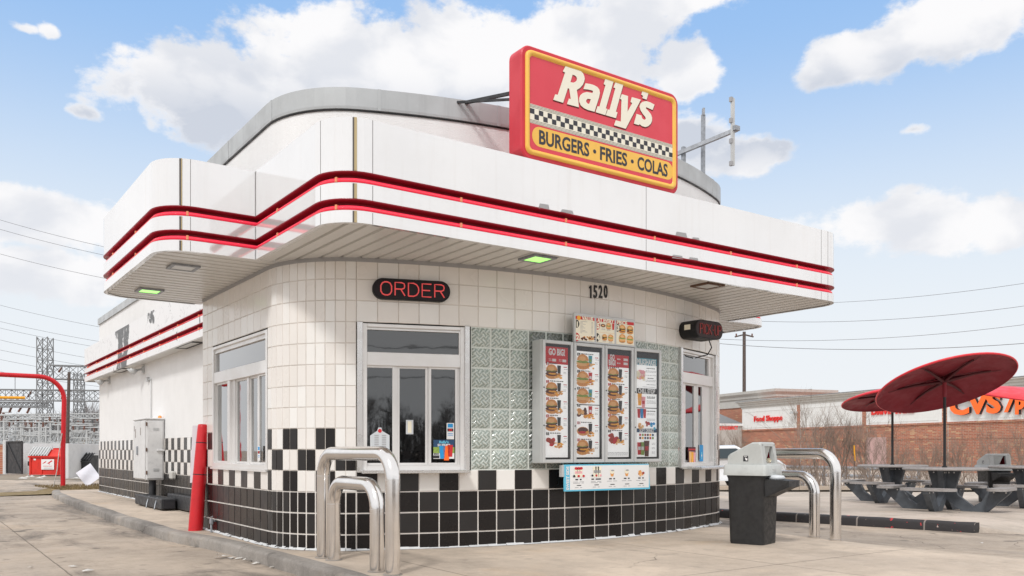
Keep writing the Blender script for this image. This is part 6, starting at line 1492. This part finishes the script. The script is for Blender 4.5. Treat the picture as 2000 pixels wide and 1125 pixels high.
# dumpsters
def dumpster(px0, px1, F, ytop, mm, lidm, label, cat='dumpster', lidw=.55, small=False):
    a, b = ray(px0)*F, ray(px1)*F; d = (b-a).normalized(); pl = Pl(a.x, a.y, math.atan2(d.y, d.x)); L = (b-a).length; zt = 1 + (HY-ytop)*F/FPX; T = pl.M; h = zt-WL
    t = thing('dumpster', (a+b)/2 + Vector((0, 0, WL)), label, cat)
    m_ = MB(T); D_ = 1.3 if not small else .75; y1 = WL+h*.70; y2 = WL + h*.93
    sec = [(0, WL+.06), (-D_, WL+.06), (-D_, y2), (-.35, y2), (0, y1)]
    k = [(0, z, o) for o, z in sec] + [(L, z, o) for o, z in sec]; n = 5
    m_.add(k, [tuple(range(5)), tuple(range(5, 10))[::-1]] + [(i, (i+1) % 5, 5+(i+1) % 5, 5+i) for i in range(5)]); bd = m_.build('body', mm, t, fixn=True)
    m_ = MB(T); m_.box(-.03, L+.03, y1-.06, y1, .001, .06); m_.build('front_rim', mm, t)
    for u in (.02, L*.34, L*.82) if not small else (.05, L-.12):
        m_ = MB(T); m_.box(u, u+.07, WL+.05, y1-.07, .001, .035); m_.build('rib', mm, t)
    m_ = MB(T); m_.box(-.07, -.01, WL+h*.36, WL+h*.52, -.6, .02, bev=.02); m_.build('lift_pocket', M['duct'], t)
    # ribbed lids sloping to the front
    nl = 7; a0, a1 = -.02, L*lidw
    m_ = MB(T); o0, o1 = -.40, .05; zb_ = WL + h*1.0
    for i in range(nl):
        u0 = a0 + (a1-a0)*i/nl; u1 = a0 + (a1-a0)*(i+1)/nl; um = u0 + (u1-u0)*.3
        for p, q, r_ in ((u0, um, .05), (um, u1, .0)):
            m_.add([(p, y1+.02+r_, o1), (q, y1+.02+r_, o1), (q, zb_+r_, o0), (p, zb_+r_, o0)], [(0,1,2,3)])
            m_.add([(q, y1+.02, o1), (q, y1+.07, o1), (q, zb_+.05, o0), (q, zb_, o0)], [(0,1,2,3)])
        m_.add([(u0, zb_, o0), (u1, zb_, o0), (u1, zb_+.02, -D_), (u0, zb_+.02, -D_)], [(0,1,2,3)])
    m_.build('lid', lidm, t)
    if not small:
        m_ = MB(T); m_.box(a1+.02, L, y2-.03, zb_-.02, -D_, -.38); m_.build('upper_panel', mm, t)
        px = pl.uz(81.5, 897)[0]; px2 = pl.uz(106.5, 917)[0]; zz = pl.uz(90, 897)[1]; z2_ = pl.uz(90, 917)[1]
        P_ = Pan(T, px, px2, z2_, zz, .04); P_.r(0, 1, 0, 1, 'white_p', 0); P_.p([(.08, .58), (.35, .82), (.42, .76), (.2, .58)], 'ink_red', 2); P_.p([(.4, .55), (.8, .9), (.88, .82), (.62, .6), (.72, .45), (.5, .6)], 'ink_red', 2); P_.lines(.15, .85, .33, 'ink_red', 1, hh=.05); P_.lines(.2, .9, .16, 'ink_gr', 2, hh=.04, dy=.09)
        P_.done('placard', bd)
        m_ = MB(T); u = pl.uz(68, 897)[0]; m_.box(u-.05, u+.05, pl.uz(68, 898)[1]-.02, pl.uz(68, 896)[1], .002, .008); m_.build('small_tag', M['white_p'], bd)
    return t
dumpster(57, 124, 37.5, 874, M['dred'], M['box_grey'], 'red dumpster with a grey ribbed lid and a white placard')
dumpster(138, 175, 35, 886, M['dblk'], M['duct'], 'smaller black dumpster by the stained white wall', lidw=1.02, small=True)
rr = random.Random(3)
for i in range(9):
    p = onZ(rr.choice([38, 46, 52, 60, 78, 88, 5, 12, 138, 150]) + rr.uniform(-3, 3), rr.uniform(928.5, 936), WL); m_ = MB(); s = rr.uniform(.1, .2)
    q = [(math.cos(k*1.05)*s*rr.uniform(.6, 1.3), math.sin(k*1.05)*s*rr.uniform(.6, 1.2), rr.uniform(.0, .03)) for k in range(6)]
    m_.add(q + [(0, 0, .08)], [(k, (k+1) % 6, 6) for k in range(6)]); o = m_.build('litter_scrap', M['litter']); o.location = p; tag(o, 'pale bag or scrap lying on the earth near the enclosure', 'litter', 'scraps by the dumpsters')

# ------------------------------------------------------------------ substation
def lat_bar(mb, a, b, w, n, chord=.07, br=.045, flat=False):
    """lattice box between points a and b, square section w"""
    a, b = Vector(a), Vector(b); t = (b-a).normalized(); u = t.cross(Vector((0,0,1))); u = u.normalized() if u.length > .1 else RT.copy(); v = u.cross(t)
    cs = [(-1,-1),(1,-1),(1,1),(-1,1)] if not flat else [(0,-1),(0,1)]
    C = lambda f, c: a.lerp(b, f) + (u*c[0] + v*c[1])*w/2
    for c in cs: mb.bar(C(0, c), C(1, c), chord)
    m = len(cs)
    for i in range(n):
        f0, f1 = i/n, (i+1)/n
        for k in range(m if not flat else 1):
            c0, c1 = cs[k], cs[(k+1) % m]; mb.bar(C(f0, c0), C(f1, c1), br)
            if not flat: mb.bar(C(f0, c1), C(f1, c0), br)
            elif i % 2: pass
            mb.bar(C(f0, c0), C(f0, c1), br)
    return mb
SF = 92
def tower(px, ytop, F, w, n, label):
    p = atF(px, ytop, F); mb = MB(); lat_bar(mb, (p.x, p.y, -.3), p, w, n, .10, .055)
    tag(mb.build('lattice_tower', M['lattice'], base=(p.x, p.y, -.3)), label, 'lattice tower'); return p
tower(88, 659, SF, 1.15, 11, 'tall grey lattice tower of the substation left of the restaurant')
tower(154.5, 728, 100, .85, 9, 'shorter lattice tower beside the rear corner of the restaurant')
def beam(pa, pb, F0, F1, w, n, label, mm='lattice'):
    a, b = atF(*pa, F0), atF(*pb, F1); mb = MB(); lat_bar(mb, a, b, w, n, .09, .05); tag(mb.build('lattice_beam', M[mm], base=a), label, 'beam', 'gantry beams of the substation'); return a, b
beam((98, 727), (250, 731), SF, SF, 1.45, 5, 'upper gantry beam joined to the tall lattice tower')
beam((-30, 771), (250, 774), SF, SF, 1.15, 12, 'long middle gantry beam level with the yellow bar')
beam((-30, 790), (98, 791), 84, 84, .5, 14, 'thin lower gantry beam left of the tall tower')
beam((-30, 815), (250, 812), 80, 80, .45, 20, 'low pale gantry beam over the switchgear', 'lattice2')
# wooden pole
p = atF(135, 727, 70); q = atF(130.5, 868, 70); t = thing('utility_pole', (q.x, q.y, -.2), 'dark reddish wooden pole in front of the substation, behind the red arch', 'utility pole')
MB().tube([(q.x, q.y, -.2), p], [.15, .12], 10).build('pole', M['wood'], t)
# hanging insulators
rr = random.Random(8)
for (px, py, F) in ((44, 792, 84), (24, 792, 84), (4, 792, 84), (60, 792, 84), (122, 716, SF), (62, 763, SF), (126, 766, SF)):
    a = atF(px, py, F); b = a + Vector((RT.x*rr.uniform(-.5, -.2), RT.y*rr.uniform(-.5, -.2), -rr.uniform(.6, .9))); mb = MB(); mb.tube([a, a.lerp(b, .25), b], [.03, .1, .1], 6); tag(mb.build('hanging_insulator', M['insul'], base=a), 'brown insulator string hanging at a slant from a gantry beam', 'insulator', 'hanging insulators')
# switch frames: pale posts, bars and insulators, one built and copied
def frame(seed):
    rr = random.Random(seed); t = thing('switch_frame', (0, 0, 0), 'pale steel switch frame with posts, bars and insulators behind the white wall', 'switchgear', 'switch frames of the substation')
    W_ = rr.uniform(2.2, 3.2); h = rr.uniform(3.3, 4.2); mb = MB()
    for x in (-W_/2, W_/2): mb.bar((x, 0, 0), (x, 0, h), .13); mb.bar((x, 1.2, 0), (x, 1.2, h*.8), .11); mb.bar((x, 0, h*.3), (x, 1.2, h*.75), .07)
    for z in (.55, .8, 1.0): mb.bar((-W_/2-.4, 0, h*z), (W_/2+.4, 0, h*z), .11)
    mb.bar((-W_/2, 0, h*.1), (W_/2, 0, h*.55), .06); mb.bar((W_/2, 0, h*.1), (-W_/2, 0, h*.55), .06)
    for k in range(5): x = -W_/2 + W_*k/4; mb.bar((x, 0, h*.55), (x + .5, 0, h*.8), .05)
    mb.build('frame', M['lattice2'], t)
    for k in range(4):
        x = -W_/2 + W_*(k+.5)/4; m_ = MB(); m_.lathe([(.05, 0), (.13, .08), (.06, .16), (.13, .24), (.06, .32), (.13, .40), (.04, .5)], 8, M=Matrix.Translation((x, 0, h))); m_.build('post_insulator', M['insul'] if k % 2 else M['lattice'], t)
    mb = MB(); mb.tube([(-W_/2-.8, 0, h+.5), (W_/2+.8, 0, h+.52)], .05, 6); mb.tube([(-W_/2, 0, h*.8), (0, .3, h*.7), (W_/2, 0, h*.8)], .03, 5); mb.build('bus_pipe', M['lattice2'], t)
    mb = MB(); mb.box(-.5, .4, -.5, .4, .0, 1.9, bev=.04); mb.build('breaker_tank', M['lattice2'], t)
    return t
fr_ = [frame(1), frame(2), frame(3)]
k = 0
for F, pxs in ((70, (-10, 30, 66, 104, 148, 186)), (80, (12, 52, 92, 128, 168, 205)), (92, (-6, 34, 74, 116, 158, 196))):
    for px in pxs:
        if k < 3: o = fr_[k]
        else: o = dup(fr_[k % 3], None)
        p = ray(px + rr.uniform(-4, 4))*F; o.location = (p.x, p.y, -.4); o.rotation_euler = (0, 0, CA - R(90) + rr.uniform(-.5, .5)); s = rr.uniform(.85, 1.1)*(.85 + (F-70)*.012); o.scale = (s, s, s); k += 1
# tan wall seen low behind the switchgear and far trees
a, b = ray(30)*100, ray(200)*100; m_ = MB(); m_.bar((a.x, a.y, .9), (b.x, b.y, .9), .3, 2.6); tag(m_.build('screen_wall', mat('tan_sheet_wall', (.33,.27,.21), .8, var=.2, vs=.5), base=a), 'low tan wall half seen behind the pale switchgear', 'wall')
tp = []
for s_ in range(2): mb = MB(); bare(mb, (0, 0, 0), 7.0, 4, .8, 77+s_, r0=.12, lev=5, kids=4); tp.append(mb)
td = []
for i, (px, F, h) in enumerate(((10, 120, 8.0), (48, 125, 7.5), (82, 118, 8.5), (118, 122, 8.2), (150, 116, 9.5), (178, 112, 9.0), (205, 118, 8.5), (-25, 120, 8), (165, 128, 10))):
    p = ray(px)*F; t = thing('bare_tree', (p.x, p.y, -.5), 'hazy bare tree standing behind the substation', 'tree', 'far bare trees behind the substation')
    if i < 2: o = tp[i].build('crown', M['twig2']); td.append(o.data); o.data['h'] = max(v.co.z for v in o.data.vertices)
    else: o = bpy.data.objects.new('crown', td[i % 2]); COL.objects.link(o)
    o.parent = t; s = h/td[i % 2]['h']; t.scale = (s, s, s); t.rotation_euler = (0, 0, i*1.7)
    q_ = MB(); q_.tube([(0, 0, -.2), (0, 0, 1.2)], [.22, .14], 7); o = q_.build('trunk', M['twig2']); o.parent = t


# what stands across the street, seen only in the shop windows
for i, (X, Y, h) in enumerate(((-2, -46, 6.0), (-9, -42, 7.0), (-16, -44, 6.2), (-22, -42, 7.5), (5, -44, 6.6), (12, -45, 6.0), (-12, -50, 8.0), (0, -52, 7.5), (-5, -49, 6.5), (-30, 45, 6.5), (-36, 60, 7.5), (-26, 70, 7.0), (-40, 35, 7), (-44, 52, 8))):
    t = thing('bare_tree', (X, Y, -.2), 'bare tree across the street, mirrored in the shop windows', 'tree', 'bare trees across the street')
    o = bpy.data.objects.new('crown', td[i % 2]); COL.objects.link(o); o.parent = t; s = h/td[i % 2]['h']; t.scale = (s*1.25, s*1.25, s); t.rotation_euler = (0, 0, i*1.3)
mb = MB(); rr = random.Random(9)
for i in range(2600):
    a = rr.random(); X = -34 + 54*a; Y = -47 + rr.uniform(-4, 2); h = rr.uniform(.6, 3.6); mb.tube([(X, Y, -.2), (X + rr.uniform(-.5, .5), Y, h)], [.07, .03], 3, caps=False)
mb.build('far_thicket', M['twig2'], kind='stuff')
for X, Y, h in ((-7.5, -36, 11), (-1.5, -60, 10), (-24, 38, 11)):
    t = thing('utility_pole', (X, Y, -.2), 'utility pole across the street, mirrored in the shop windows', 'utility pole', 'poles across the street')
    MB().tube([(X, Y, -.2), (X, Y, h)], [.2, .15], 10).build('pole', M['wood'], t); MB().bar((X-1.1, Y, h-.5), (X+1.1, Y, h-.5), .12, .14).build('cross_arm', M['wood'], t)
for k, (z0_, z1_) in enumerate(((9.6, 9.2), (8.4, 8.0), (7.2, 7.4), (6.4, 6.2))):
    q = [Vector((-60, -30, z0_)).lerp(Vector((50, -42, z1_)), f/20) - Vector((0, 0, 3.2*f/20*(1-f/20))) for f in range(21)]; mb = MB(); mb.tube(q, .03, 4, caps=False)
    tag(mb.build('power_line', M['wire'], base=q[0]), 'wire across the street, mirrored in the shop windows', 'wire', 'wires across the street')
